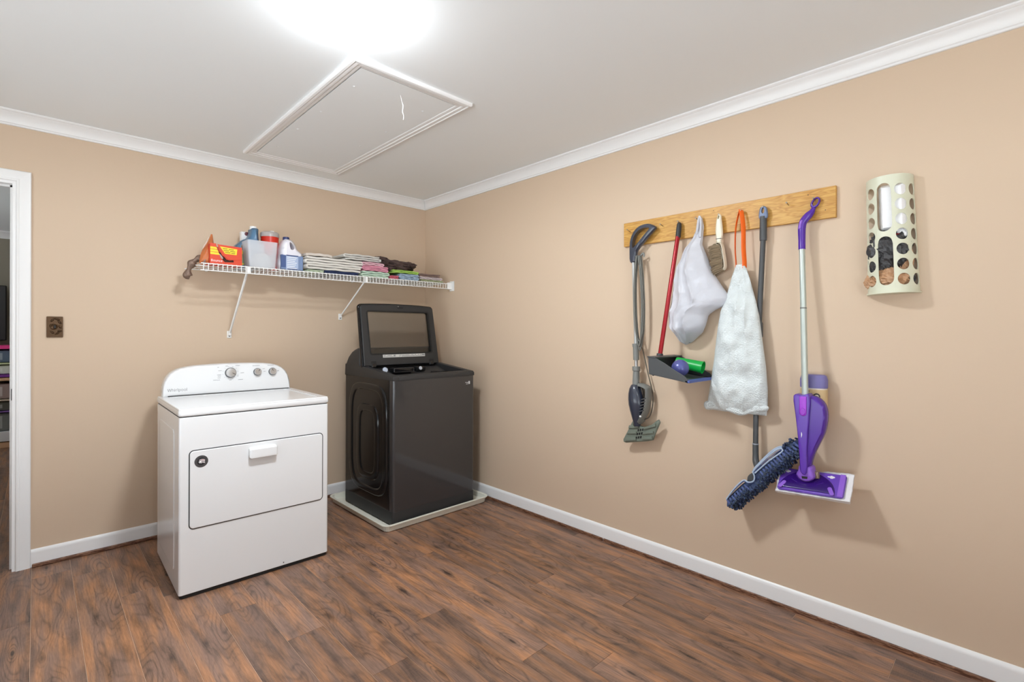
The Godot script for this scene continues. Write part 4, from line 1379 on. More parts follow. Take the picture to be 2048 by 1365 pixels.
# to-and-fro path of `layers` layers between x0 and x1, first fold on the left when `left`
func fold_path(x0: float, x1: float, y0: float, step: float, layers: int, left: bool, sag := 0.0) -> Array:
	var o := []
	var to_left := left
	for k in layers:
		var y := y0 + step * k
		var xa := x1 - step * 0.5 if to_left else x0 + step * 0.5
		var xb := x0 + step * 0.5 if to_left else x1 - step * 0.5
		for s in 7:
			o.append(Vector2(lerpf(xa, xb, s / 6.0), y + sag * sin(PI * s / 6.0)))
		if k < layers - 1:
			for s in range(1, 4):
				var a := -PI / 2 + PI * s / 4
				o.append(Vector2(xb + (-1 if to_left else 1) * cos(a) * step * 0.5, y + step * 0.5 + sin(a) * step * 0.5))
		to_left = not to_left
	return o


func towel(called: String, label: String, col: Color, x0: float, x1: float, y0: float, y1: float, layers: int, left: bool, z0 := 0.10, z1 := 0.36, sag := 0.0) -> void:
	var step := (y1 - y0) / layers
	var m := bumpy(mat(col, 0.95), M.cloth_tex, 14.0, 0.7)
	m.rim_enabled = true
	m.rim = 0.2
	solo(called, folded(fold_path(x0, x1, y0 + step * 0.5, step, layers, left, sag), step * 0.74, z0, z1, 0.0018), m, label, "towel", "folded linens on the wire shelf")


func towels() -> void:
	var y := 1.6945
	towel("folded_towel", "pale green folded cloth lying flat under the white towels next to the bleach", c8(186, 200, 172), -1.195, -1.08, y, 1.712, 2, true)
	towel("folded_towel", "navy blue patterned folded cloth under the right half of the white towels", c8(44, 56, 92), -1.075, -0.82, y, 1.716, 2, true)
	towel("folded_towel", "lower thick white folded towel on the pale green and navy cloths", c8(214, 210, 202), -1.20, -0.80, 1.716, 1.754, 2, true)
	towel("folded_towel", "upper thick white folded towel with rounded loops, right of the bleach", c8(222, 218, 210), -1.205, -0.785, 1.753, 1.806, 3, true, 0.09, 0.35)
	towel("folded_towel", "white towel folded flat on top of the stack beside the bleach", c8(216, 206, 196), -1.205, -1.00, 1.808, 1.83, 1, true, 0.08, 0.33, 0.004)
	towel("folded_towel", "mint green folded towel under the pink towels", c8(190, 214, 194), -0.80, -0.575, y, 1.738, 3, true, 0.12, 0.365)
	towel("folded_towel", "pink folded towel in four layers on the mint towel", c8(226, 150, 172), -0.79, -0.585, 1.739, 1.778, 4, false, 0.11, 0.36, 0.004)
	towel("folded_towel", "pale pink striped towel on top of the pink stack", c8(226, 178, 190), -0.795, -0.62, 1.779, 1.803, 2, false, 0.11, 0.36, 0.004)
	towel("folded_towel", "grey white towel with a rolled edge topping the pink stack", c8(206, 204, 198), -0.92, -0.63, 1.812, 1.856, 3, false, 0.10, 0.33, 0.003)
	towel("folded_towel", "red pink cloth at the bottom beside the light blue towel", c8(198, 96, 112), -0.568, -0.49, y, 1.722, 2, true, 0.14, 0.37)
	towel("folded_towel", "light blue folded towel beneath the lime towel", c8(160, 182, 204), -0.488, -0.315, y, 1.742, 4, false, 0.14, 0.37)
	towel("folded_towel", "lime green folded towel under the dark brown towel", c8(166, 206, 96), -0.55, -0.312, 1.744, 1.768, 2, false, 0.14, 0.36, 0.004)
	# the dark brown towel is bunched rather than folded
	var m := bumpy(mat(c8(84, 66, 62), 0.95), M.cloth_tex, 14.0, 0.8)
	var t := thing("bunched_towel", "dark brown bunched towel lying over the lime towel", "towel", Vector3(-0.48, 1.77, 0.25), "folded linens on the wire shelf")
	part("body", crumple(Vector3(-0.49, 1.802, 0.25), Vector3(0.15, 0.042, 0.12), 8, 0.4, 1.3), m, t)
	part("fold", crumple(Vector3(-0.375, 1.818, 0.28), Vector3(0.066, 0.026, 0.085), 15, 0.35, 1.2), m, t)
	part("fold", crumple(Vector3(-0.585, 1.838, 0.22), Vector3(0.062, 0.034, 0.09), 19, 0.35, 1.2), m, t)
	towel("folded_towel", "sage green folded cloth lowest in the stack nearest the right wall", c8(166, 172, 136), -0.295, -0.075, y, 1.712, 2, false, 0.13, 0.37)
	towel("folded_towel", "lilac white folded towel between the sage and brown cloths by the right wall", c8(204, 190, 192), -0.305, -0.085, 1.713, 1.735, 2, false, 0.13, 0.37)
	towel("folded_towel", "dull brown folded towel on top of the stack nearest the right wall", c8(130, 108, 100), -0.30, -0.09, 1.736, 1.762, 2, true, 0.13, 0.36)


func peg_board() -> void:
	var o := thing("peg_board", "pine board with a row of nails fixed along the tan right wall", "peg board", Vector3(-0.01, 1.79, 2.641))
	part("board", Sh.new().at(RW).prism(Sh.rrect(2.102, 1.7925, 3.180, 1.931, 0.001, 1), 0.0, 0.019, 0.0015), M.pine, o)
	for z in [2.145, 2.254, 2.356, 2.460, 2.560, 2.679, 2.785, 2.889, 2.992, 3.100]:
		var y := 1.877
		var s := Sh.new().tube(V3([-0.015, y, z, -0.052, y + 0.007, z + 0.001, -0.054, y + 0.0072, z + 0.001]), 0.0019, 8)
		s.at(Transform3D(Basis(Vector3(0, 0, 1), PI / 2 - 0.19), Vector3(-0.0525, y + 0.007, z + 0.001))).lathe([Vector2(0, 0), Vector2(0.0042, 0), Vector2(0.0042, 0.0012), Vector2(0, 0.0016)], 12)
		part("nail", s, M.nail, o)
	for q in [[3.072, 1.910], [2.15, 1.835], [2.64, 1.915], [3.14, 1.83]]:
		part("nail_hole", Sh.new().at(RW * Transform3D(Basis(Vector3(1, 0, 0), PI / 2), Vector3(q[0], q[1], 0.0187))).lathe([Vector2(0, 0), Vector2(0.0022, 0), Vector2(0.0022, 0.0006), Vector2(0, 0.0006)], 8), M.black, o)


func steam_mop() -> void:
	var o := thing("steam_mop", "grey and navy steam mop with D shaped handle and coiled cord, leftmost on peg board", "steam mop", Vector3(-0.06, 0.645, 2.23))
	var outer := curve2([2.171, 1.692, 2.166, 1.764, 2.169, 1.812, 2.184, 1.852, 2.214, 1.884, 2.253, 1.897, 2.290, 1.896, 2.322, 1.882, 2.334, 1.868, 2.325, 1.856, 2.275, 1.812, 2.226, 1.765, 2.212, 1.742, 2.208, 1.692], 3)
	var inner := curve2([2.190, 1.772, 2.189, 1.806, 2.201, 1.838, 2.226, 1.864, 2.257, 1.876, 2.286, 1.874, 2.296, 1.866, 2.262, 1.834, 2.213, 1.786], 3)
	part("handle", Sh.new().at(RW).prism(outer, 0.036, 0.066, 0.007, inner), M.navy, o)
	part("upper_tube", Sh.new().tube(V3([-0.052, 1.70, 2.190, -0.060, 1.20, 2.212]), 0.0105, 14), mat(c8(196, 198, 196), 0.35, 0.4), o)
	part("collar", Sh.new().tube(V3([-0.060, 1.222, 2.211, -0.060, 1.205, 2.212, -0.060, 1.20, 2.212, -0.061, 1.128, 2.214]), [0.0205, 0.0205, 0.0175, 0.017], 18), M.grey_plastic, o)
	part("lower_tube", Sh.new().tube(V3([-0.060, 1.13, 2.214, -0.063, 1.08, 2.216]), 0.0105, 14), M.silver, o)
	part("collar", Sh.new().tube(V3([-0.063, 1.092, 2.216, -0.064, 1.068, 2.217, -0.064, 1.066, 2.217, -0.068, 0.975, 2.217]), [0.0225, 0.0225, 0.0185, 0.021], 18), M.grey_plastic, o)
	# tank and grey back housing
	var rings := []
	for q in [[0.992, 2.214, 0.012, 0.012], [0.986, 2.216, 0.024, 0.024], [0.965, 2.217, 0.036, 0.034], [0.937, 2.219, 0.043, 0.040], [0.905, 2.222, 0.047, 0.043], [0.875, 2.224, 0.046, 0.042], [0.84, 2.226, 0.040, 0.036], [0.805, 2.227, 0.030, 0.028], [0.775, 2.228, 0.022, 0.021], [0.755, 2.228, 0.018, 0.018]]:
		var r := PackedVector3Array()
		for k in 24:
			var a := TAU * k / 24
			r.append(Vector3(-0.072 - q[3] * sin(a), q[0], q[1] + q[2] * cos(a)))
		rings.append(r)
	part("water_tank", Sh.new().loft(rings, true, true, 0.5), M.navy, o)
	var hs := curve2([2.232, 0.992, 2.262, 0.996, 2.296, 0.984, 2.305, 0.968, 2.306, 0.932, 2.300, 0.878, 2.286, 0.831, 2.262, 0.792, 2.244, 0.768, 2.240, 0.85, 2.24, 0.93], 3)
	part("housing", Sh.new().at(RW).prism(hs, 0.034, 0.096, 0.014), M.grey_plastic, o)
	for k in 5:
		part("vent", Sh.new().at(RW * Transform3D(Basis(Vector3(0, 0, 1), 0.35), Vector3(2.281 - 0.003 * k, 0.915 - 0.017 * k, 0.09))).box(Vector3(-0.014, -0.003, 0), Vector3(0.015, 0.003, 0.0075), 0.001), M.grey_dark, o)
	part("indicator", Sh.new().at(RW * Transform3D(Basis(Vector3(1, 0, 0), PI / 2), Vector3(2.262, 0.816, 0.09))).lathe([Vector2(0, 0), Vector2(0.006, 0), Vector2(0.005, 0.008), Vector2(0, 0.009)], 12), M.white_plastic, o)
	# mop head hanging with its ribbed underside showing
	var head := V2([2.200, 0.790, 2.214, 0.790, 2.228, 0.768, 2.245, 0.756, 2.265, 0.752, 2.290, 0.758, 2.316, 0.772, 2.340, 0.795, 2.356, 0.806, 2.366, 0.792, 2.352, 0.758, 2.336, 0.722, 2.323, 0.687, 2.290, 0.676, 2.239, 0.665, 2.190, 0.654, 2.150, 0.645, 2.133, 0.648, 2.130, 0.662, 2.146, 0.69, 2.160, 0.715, 2.180, 0.755])
	var hd := part("mop_head", Sh.new().at(RW).prism(head, 0.05, 0.068, 0.006), M.sage, o)
	for q in [[2.172, 0.742, 2.238, 0.752, 0.018], [2.268, 0.745, 2.346, 0.776, 0.016], [2.150, 0.665, 2.222, 0.682, 0.02], [2.262, 0.690, 2.325, 0.702, 0.018], [2.262, 0.716, 2.332, 0.734, 0.012], [2.162, 0.705, 2.225, 0.716, 0.012]]:
		part("pad_rib", Sh.new().at(RW).prism(V2([q[0], q[1] - q[4] / 2, q[2], q[3] - q[4] / 2, q[2] - 0.004, q[3] + q[4] / 2, q[0] + 0.004, q[1] + q[4] / 2]), 0.066, 0.077, 0.002), M.sage, hd)
	for r in 3:
		for k in 3:
			part("steam_hole", Sh.new().at(RW).prism(V2([2.228 + 0.014 * k - 0.006 * r, 0.722 - 0.022 * r + 0.004 * k, 2.237 + 0.014 * k - 0.006 * r, 0.725 - 0.022 * r + 0.004 * k, 2.239 + 0.014 * k - 0.006 * r, 0.738 - 0.022 * r + 0.004 * k, 2.231 + 0.014 * k - 0.006 * r, 0.736 - 0.022 * r + 0.004 * k]), 0.066, 0.070), M.black, hd)
	part("neck", Sh.new().tube(V3([-0.070, 0.78, 2.226, -0.062, 0.755, 2.212]), [0.02, 0.016], 14), M.sage_dark, o)
	# the coiled cord on its two hooks, and its loose end
	part("cord_hook", Sh.new().tube(curve(V3([-0.055, 1.72, 2.205, -0.05, 1.722, 2.232, -0.05, 1.735, 2.248, -0.05, 1.729, 2.256, -0.05, 1.715, 2.254]), 4), 0.0055, 8), M.grey_plastic, o)
	var cd := Sh.new()
	for k in 5:
		var off := 0.0055 * k
		var b: float = [1.215, 1.23, 1.20, 1.245, 1.222][k]
		var w: float = [0.0, 0.006, -0.004, 0.004, -0.002][k]
		cd.at(Transform3D(Basis(), Vector3(0, 0, 0.010))).tube(curve(V3([-0.056 - off, 1.722, 2.228 + w, -0.06 - off, 1.60, 2.244 + w, -0.058 - off, 1.44, 2.252 + w, -0.06 - off, 1.30, 2.250 + w, -0.06 - off, b, 2.240, -0.06 - off, b - 0.003, 2.228, -0.062 - off, 1.31, 2.212 - w, -0.06 - off, 1.48, 2.202 - w, -0.058 - off, 1.62, 2.204 - w, -0.056 - off, 1.722, 2.214 - w]), 5), 0.0042, 8)
	part("cord_bundle", cd, mat(c8(116, 116, 110), 0.5), o)
	part("cord_end", Sh.new().tube(curve(V3([-0.05, 1.215, 2.238, -0.03, 1.17, 2.242, -0.03, 1.05, 2.272, -0.035, 0.937, 2.305, -0.04, 0.86, 2.304, -0.045, 0.81, 2.288, -0.055, 0.792, 2.258]), 5), 0.0032, 8), mat(c8(96, 90, 78), 0.5), o)


func dustpan() -> void:
	var o := thing("dustpan", "long handled dustpan with a red pole and dark grey pan holding a ball", "dustpan", Vector3(-0.165, 1.02, 2.53))
	part("pole", Sh.new().tube(V3([-0.052, 1.80, 2.461, -0.165, 1.148, 2.418]), 0.0115, 16), M.red_pole, o)
	part("grip", Sh.new().tube(curve(V3([-0.050, 1.795, 2.461, -0.047, 1.83, 2.463, -0.045, 1.862, 2.465, -0.045, 1.877, 2.467]), 3), [0.0135, 0.0135, 0.0135, 0.0135, 0.0135, 0.013, 0.0125, 0.0115, 0.010, 0.006], 14), M.black_matte, o)
	# pan: open towards +z, its width standing out from the wall
	var side := V2([2.436, 1.079, 2.432, 1.164, 2.470, 1.160, 2.520, 1.136, 2.575, 1.104, 2.626, 1.078, 2.640, 1.064, 2.643, 1.046])
	var pan := Sh.new().at(RW)
	pan.prism(side, 0.028, 0.032, 0.001)
	pan.prism(side, 0.298, 0.302, 0.001)
	pan.prism(V2([2.432, 1.164, 2.436, 1.079, 2.439, 1.079, 2.436, 1.164]), 0.031, 0.299)
	pan.prism(V2([2.436, 1.075, 2.436, 1.080, 2.644, 1.051, 2.644, 1.046]), 0.03, 0.30)
	part("pan", pan, M.grey_dark, o)
	part("top_rim", Sh.new().at(RW).prism(V2([2.428, 1.160, 2.428, 1.166, 2.474, 1.163, 2.474, 1.157]), 0.026, 0.304, 0.001), M.grey_dark, o)
	part("pole_socket", Sh.new().tube(V3([-0.163, 1.175, 2.420, -0.170, 1.115, 2.417]), 0.0165, 14), M.grey_dark, o)
	part("rubber_lip", Sh.new().at(RW).prism(V2([2.628, 1.050, 2.628, 1.058, 2.650, 1.056, 2.652, 1.046, 2.640, 1.045]), 0.028, 0.302, 0.002), M.blue_lip, o)
	part("stud", Sh.new().box(Vector3(-0.296, 1.068, 2.450), Vector3(-0.286, 1.078, 2.460), 0.002), M.black, o)
	# what lies in the pan
	var n := Vector3(-0.205, 1.108, 2.555)
	solo("ball", Sh.new().at(Transform3D(Basis(), n)).lathe(ball_profile(0.043), 32), M.ball, "shiny lavender blue ball lying in the dustpan", "ball")
	var T := Transform3D(Basis(Vector3(0, 0, 1), PI / 2), Vector3.ZERO)
	var ax := Vector3(0.1, -0.16, 0.93).normalized()
	var G := frame_at(Vector3(-0.090, 1.131, 2.475), ax, Vector3(1, 0, 0))
	var can := thing("green_cup", "bright green plastic cup lying on its side in the dustpan", "cup", Vector3(-0.10, 1.06, 2.55))
	part("wall", Sh.new().at(G).lathe([Vector2(0, 0), Vector2(0.024, 0), Vector2(0.026, 0.004), Vector2(0.031, 0.135), Vector2(0.0325, 0.137), Vector2(0.0325, 0.141), Vector2(0.030, 0.141), Vector2(0.029, 0.12), Vector2(0.0, 0.115)], 30), M.green, can)


func ball_profile(r: float) -> Array:
	var o := []
	for k in 17:
		var a := -PI / 2 + PI * k / 16
		o.append(Vector2(maxf(0.0, r * cos(a)), r * sin(a)))
	return o


func shopping_bag() -> void:
	var o := thing("shopping_bag", "thin white plastic shopping bag hanging with a grey bundle inside", "bag", Vector3(-0.06, 1.22, 2.56))
	var lf := V2([2.566, 1.886, 2.563, 1.850, 2.550, 1.815, 2.537, 1.778, 2.501, 1.735, 2.485, 1.680, 2.463, 1.619, 2.446, 1.556, 2.430, 1.467, 2.417, 1.371, 2.418, 1.323, 2.444, 1.286, 2.469, 1.238, 2.494, 1.221])
	var rt := V2([2.584, 1.886, 2.594, 1.836, 2.588, 1.745, 2.622, 1.670, 2.653, 1.592, 2.693, 1.529, 2.732, 1.472, 2.735, 1.453, 2.713, 1.419, 2.673, 1.406, 2.630, 1.377, 2.615, 1.322, 2.597, 1.286, 2.533, 1.234, 2.497, 1.221])
	part("skin", inflate(lf, rt, RW * Transform3D(Basis(), Vector3(0, 0, 0.022)), 0.085, 70, 120, 0.011, 5.5, 0.12, 2, 0.012), M.plastic_bag, o)
	part("bundle", inflate(V2([2.478, 1.372, 2.470, 1.345, 2.466, 1.30, 2.475, 1.26, 2.500, 1.232]), V2([2.520, 1.378, 2.560, 1.365, 2.592, 1.32, 2.580, 1.28, 2.525, 1.238]), RW * Transform3D(Basis(), Vector3(0, 0, 0.026)), 0.076, 14, 30), mat(c8(98, 106, 116), 0.6), o)
	var h := Sh.new()
	h.tube(curve(V3([-0.05, 1.80, 2.566, -0.045, 1.85, 2.570, -0.043, 1.884, 2.575, -0.043, 1.886, 2.580, -0.046, 1.85, 2.586, -0.055, 1.78, 2.586]), 4), 0.006, 8, 1.5)
	part("handle_loop", h, M.plastic_bag, o)


func scrub_brush() -> void:
	var o := thing("scrub_brush", "cream handled scrub brush with worn tan bristles between two white bags", "brush", Vector3(-0.045, 1.58, 2.675))
	var outl := curve2([2.679, 1.886, 2.673, 1.873, 2.667, 1.845, 2.664, 1.805, 2.667, 1.768, 2.672, 1.738, 2.690, 1.735, 2.694, 1.760, 2.699, 1.780, 2.699, 1.80, 2.694, 1.85, 2.690, 1.878], 3)
	part("handle", Sh.new().at(RW).prism(outl, 0.036, 0.056, 0.006, curve2([2.678, 1.876, 2.676, 1.866, 2.680, 1.858, 2.685, 1.866, 2.684, 1.876], 3)), M.cream, o)
	part("band", Sh.new().at(RW).box(Vector3(2.668, 1.7585, 0.035), Vector3(2.694, 1.7615, 0.0575), 0.001), M.grey_dark, o)
	var back := curve2([2.672, 1.742, 2.690, 1.741, 2.701, 1.725, 2.708, 1.69, 2.714, 1.65, 2.716, 1.615, 2.706, 1.600, 2.698, 1.606, 2.700, 1.66, 2.694, 1.70, 2.684, 1.722, 2.672, 1.726], 3)
	part("back", Sh.new().at(RW).prism(back, 0.03, 0.064, 0.005), M.cream, o)
	# bristle tufts, too many to count: fine cones joined in one
	var s := Sh.new()
	var rng := RandomNumberGenerator.new()
	rng.seed = 17
	for r in 22:
		for k in 11:
			var t := r / 21.0
			var y := lerpf(1.728, 1.602, t) + rng.randf_range(-0.003, 0.003)
			var root := Vector3(-0.030 - 0.0033 * k, y, 2.690 + 0.016 * sin(PI * 0.5 * t) + rng.randf_range(-0.002, 0.002))
			var tip := Vector3(-0.026 - 0.0042 * k + rng.randf_range(-0.006, 0.006), y - 0.006 - 0.016 * t + rng.randf_range(-0.008, 0.008), lerpf(2.634, 2.652, t) + rng.randf_range(-0.007, 0.007))
			s.tube([root, root.lerp(tip, 0.6) + Vector3(0, 0.002, 0), tip], [0.0022, 0.003, 0.0012], 4)
	part("bristles", s, M.bristle, o, "", "stuff")
	part("bristle_core", Sh.new().at(RW).prism(curve2([2.645, 1.725, 2.69, 1.732, 2.700, 1.66, 2.700, 1.605, 2.668, 1.60, 2.655, 1.65], 3), 0.032, 0.062, 0.004), mat(c8(120, 104, 82), 0.95), o)


func trash_bag() -> void:
	var o := thing("trash_bag", "long white trash bag hanging by a bright orange drawstring", "trash bag", Vector3(-0.06, 0.89, 2.78))
	var lf := V2([2.766, 1.618, 2.762, 1.600, 2.749, 1.565, 2.727, 1.482, 2.695, 1.391, 2.677, 1.273, 2.659, 1.114, 2.640, 0.993, 2.628, 0.920, 2.624, 0.895])
	var rt := V2([2.812, 1.618, 2.816, 1.600, 2.836, 1.537, 2.862, 1.439, 2.878, 1.369, 2.893, 1.248, 2.909, 1.127, 2.917, 1.017, 2.916, 0.934, 2.910, 0.895])
	part("skin", inflate(lf, rt, RW * Transform3D(Basis(), Vector3(0, 0, 0.052)), 0.050, 70, 96, 0.006, 3.5, 0.25, 5, 0.016, 0.12), M.trash, o)
	var hem := Sh.new().at(RW)
	hem.prism(curve2([2.622, 0.935, 2.70, 0.945, 2.80, 0.94, 2.914, 0.945, 2.914, 0.918, 2.855, 0.905, 2.80, 0.884, 2.75, 0.893, 2.700, 0.902, 2.626, 0.895], 4), 0.058, 0.078, 0.008)
	part("bottom_hem", hem, M.trash, o)
	for q in [[2.770, 2.764, -0.048], [2.798, 2.806, -0.054]]:
		var s := Sh.new()
		s.tube(curve(V3([-0.042, 1.888, 2.785, q[2] + 0.004, 1.875, (2.785 + q[0]) / 2, q[2], 1.80, q[0] + (-0.006 if q[0] < 2.78 else 0.004), q[2] - 0.004, 1.70, q[1] - 0.001, q[2] - 0.006, 1.63, q[1] + 0.004, q[2] - 0.004, 1.600, q[1] + 0.003]), 5), 0.012, 10, 0.22)
		part("drawstring", s, M.orange, o)


func dust_mop() -> void:
	var o := thing("dust_mop", "dust mop with a dark grey pole and shaggy blue chenille head", "dust mop", Vector3(-0.08, 0.46, 2.89))
	part("pole", Sh.new().tube(V3([-0.038, 1.74, 2.888, -0.036, 1.063, 2.858, -0.050, 0.75, 2.860]), 0.0122, 16), M.grey_dark, o)
	part("grip", Sh.new().tube(V3([-0.038, 1.725, 2.888, -0.038, 1.735, 2.888, -0.040, 1.84, 2.889]), [0.0155, 0.0165, 0.0155], 16), M.grey_dark, o)
	part("hanger", Sh.new().at(RW).prism(curve2([2.873, 1.83, 2.873, 1.868, 2.880, 1.884, 2.890, 1.888, 2.900, 1.884, 2.907, 1.868, 2.907, 1.83], 3), 0.033, 0.051, 0.004, Sh.oval(Vector2(2.890, 1.866), 0.007, 0.014, 16)), mat(c8(112, 128, 160), 0.4), o)
	part("clamp", Sh.new().tube(V3([-0.040, 1.345, 2.876, -0.042, 1.33, 2.880, -0.042, 1.27, 2.880, -0.040, 1.25, 2.874]), [0.004, 0.009, 0.009, 0.004], 10), M.grey_dark, o)
	part("joint_ring", Sh.new().tube(V3([-0.050, 0.757, 2.860, -0.050, 0.752, 2.860]), 0.0145, 16), mat(c8(150, 156, 166), 0.4), o)
	part("joint", Sh.new().tube(curve(V3([-0.050, 0.752, 2.860, -0.055, 0.705, 2.862, -0.066, 0.672, 2.868, -0.080, 0.652, 2.886, -0.088, 0.642, 2.902]), 3), [0.0135, 0.0135, 0.0135, 0.0135, 0.014, 0.0145, 0.015, 0.016, 0.017, 0.018, 0.018, 0.017, 0.014], 14), M.grey_dark, o)
	# head: a flat pad along a slanting line, seen from its side
	var a := Vector2(2.752, 0.478)
	var b := Vector2(3.052, 0.815)
	var dir := (b - a).normalized()
	var nrm := Vector2(dir.y, -dir.x)
	var P := Transform3D(Basis(Vector3(0, dir.y, dir.x), Vector3(0, nrm.y, nrm.x), Vector3(-1, 0, 0)), Vector3(0, a.y, a.x))
	var len := a.distance_to(b)
	var pad := part("pad", Sh.new().at(P).prism(curve2([0.0, 0.004, 0.03, -0.002, 0.14, -0.004, 0.155, 0.010, 0.175, 0.016, 0.195, 0.010, 0.21, -0.006, 0.36, -0.008, len - 0.02, -0.004, len, 0.012, len - 0.01, 0.04, 0.3, 0.052, 0.1, 0.05, 0.012, 0.03], 3), 0.045, 0.135, 0.008), M.fabric_navy, o)
	part("plate", Sh.new().at(P).prism(curve2([0.145, 0.006, 0.16, -0.012, 0.18, -0.016, 0.20, -0.010, 0.205, 0.006, 0.18, 0.018], 3), 0.06, 0.125, 0.003), M.grey_dark, o)
	part("fabric_top", Sh.new().at(P).prism(curve2([0.016, -0.002, 0.08, -0.010, 0.14, -0.010, 0.15, 0.006, 0.175, 0.018, 0.197, 0.008, 0.206, -0.010, 0.30, -0.014, 0.375, -0.008, 0.37, 0.008, 0.30, 0.012, 0.20, 0.024, 0.15, 0.02, 0.08, 0.010, 0.02, 0.010], 3), 0.128, 0.140, 0.003), M.fabric_blue, o)
	for q in [[0.01, 0.0, 0.08, -0.012, 0.142, -0.013, 0.152, 0.004, 0.165, 0.014, 0.182, 0.016, 0.198, 0.004, 0.206, -0.014], [0.206, -0.014, 0.25, -0.018, 0.33, -0.020, 0.375, -0.014, 0.384, -0.004, 0.372, 0.002, 0.30, -0.004, 0.21, -0.004], [0.20, -0.022, 0.26, -0.028, 0.33, -0.03, 0.37, -0.022, 0.384, -0.008]]:
		var pts := []
		for k in range(0, q.size(), 2):
			pts.append(P * Vector3(q[k], q[k + 1], 0.138 if q[1] > -0.02 else 0.10))
		part("trim", Sh.new().tube(curve(pts, 3), 0.0035, 8), M.trim_blue, o)
	part("pocket", Sh.new().at(P).prism(curve2([0.205, -0.004, 0.21, -0.024, 0.27, -0.029, 0.34, -0.030, 0.378, -0.014, 0.36, -0.004], 3), 0.07, 0.12, 0.005), M.trim_blue, o)
	# chenille noodles along the lower side and the front: shaggy, beyond counting
	var s := Sh.new()
	var t := Sh.new()
	var rng := RandomNumberGenerator.new()
	rng.seed = 23
	for k in 900:
		var u := rng.randf_range(0.0, len - 0.012)
		var row := rng.randf()
		var edge := 0.016 if u > 0.14 and u < 0.215 else 0.0
		var v: float = lerpf(0.012 + edge, 0.056, row)
		var z: float = 0.138 - 0.10 * maxf(0.0, row - 0.35) * rng.randf_range(0.3, 1.4)
		if u > 0.385:
			v = rng.randf_range(-0.012, 0.05)
		var root := P * Vector3(u, v, z)
		var out := Vector3(rng.randf_range(-0.006, 0.006) - (0.004 if u < 0.02 else 0.0) + (0.006 if u > 0.385 else 0.0), rng.randf_range(0.006, 0.015) * (1.0 if v > 0 else -0.5), rng.randf_range(0.004, 0.018))
		var tip := root + P.basis * out
		var target := s if rng.randf() < 0.55 else t
		target.tube([root - P.basis * out * 0.4, root.lerp(tip, 0.5), tip, tip + P.basis * out * 0.12], [0.0034, 0.0044, 0.0042, 0.002], 6)
	part("chenille_fringe", s, M.fabric_navy, o, "", "stuff")
	part("chenille_fringe", t, bumpy(mat(c8(66, 78, 96), 0.95), M.cloth_tex, 14.0, 0.8), o, "", "stuff")
	var st := Sh.new()
	for k in 26:
		var u := 0.01 + len * k / 26.0
		if u > 0.135 and u < 0.22:
			continue
		var root := P * Vector3(u, 0.006, 0.139)
		st.tube([root, root + P.basis * Vector3(0.002, 0.012, 0.008), root + P.basis * Vector3(0.004, 0.026, 0.008), root + P.basis * Vector3(0.004, 0.031, 0.006)], [0.0045, 0.0058, 0.0056, 0.003], 7)
	part("edge_fringe", st, M.fabric_blue, o, "", "stuff")


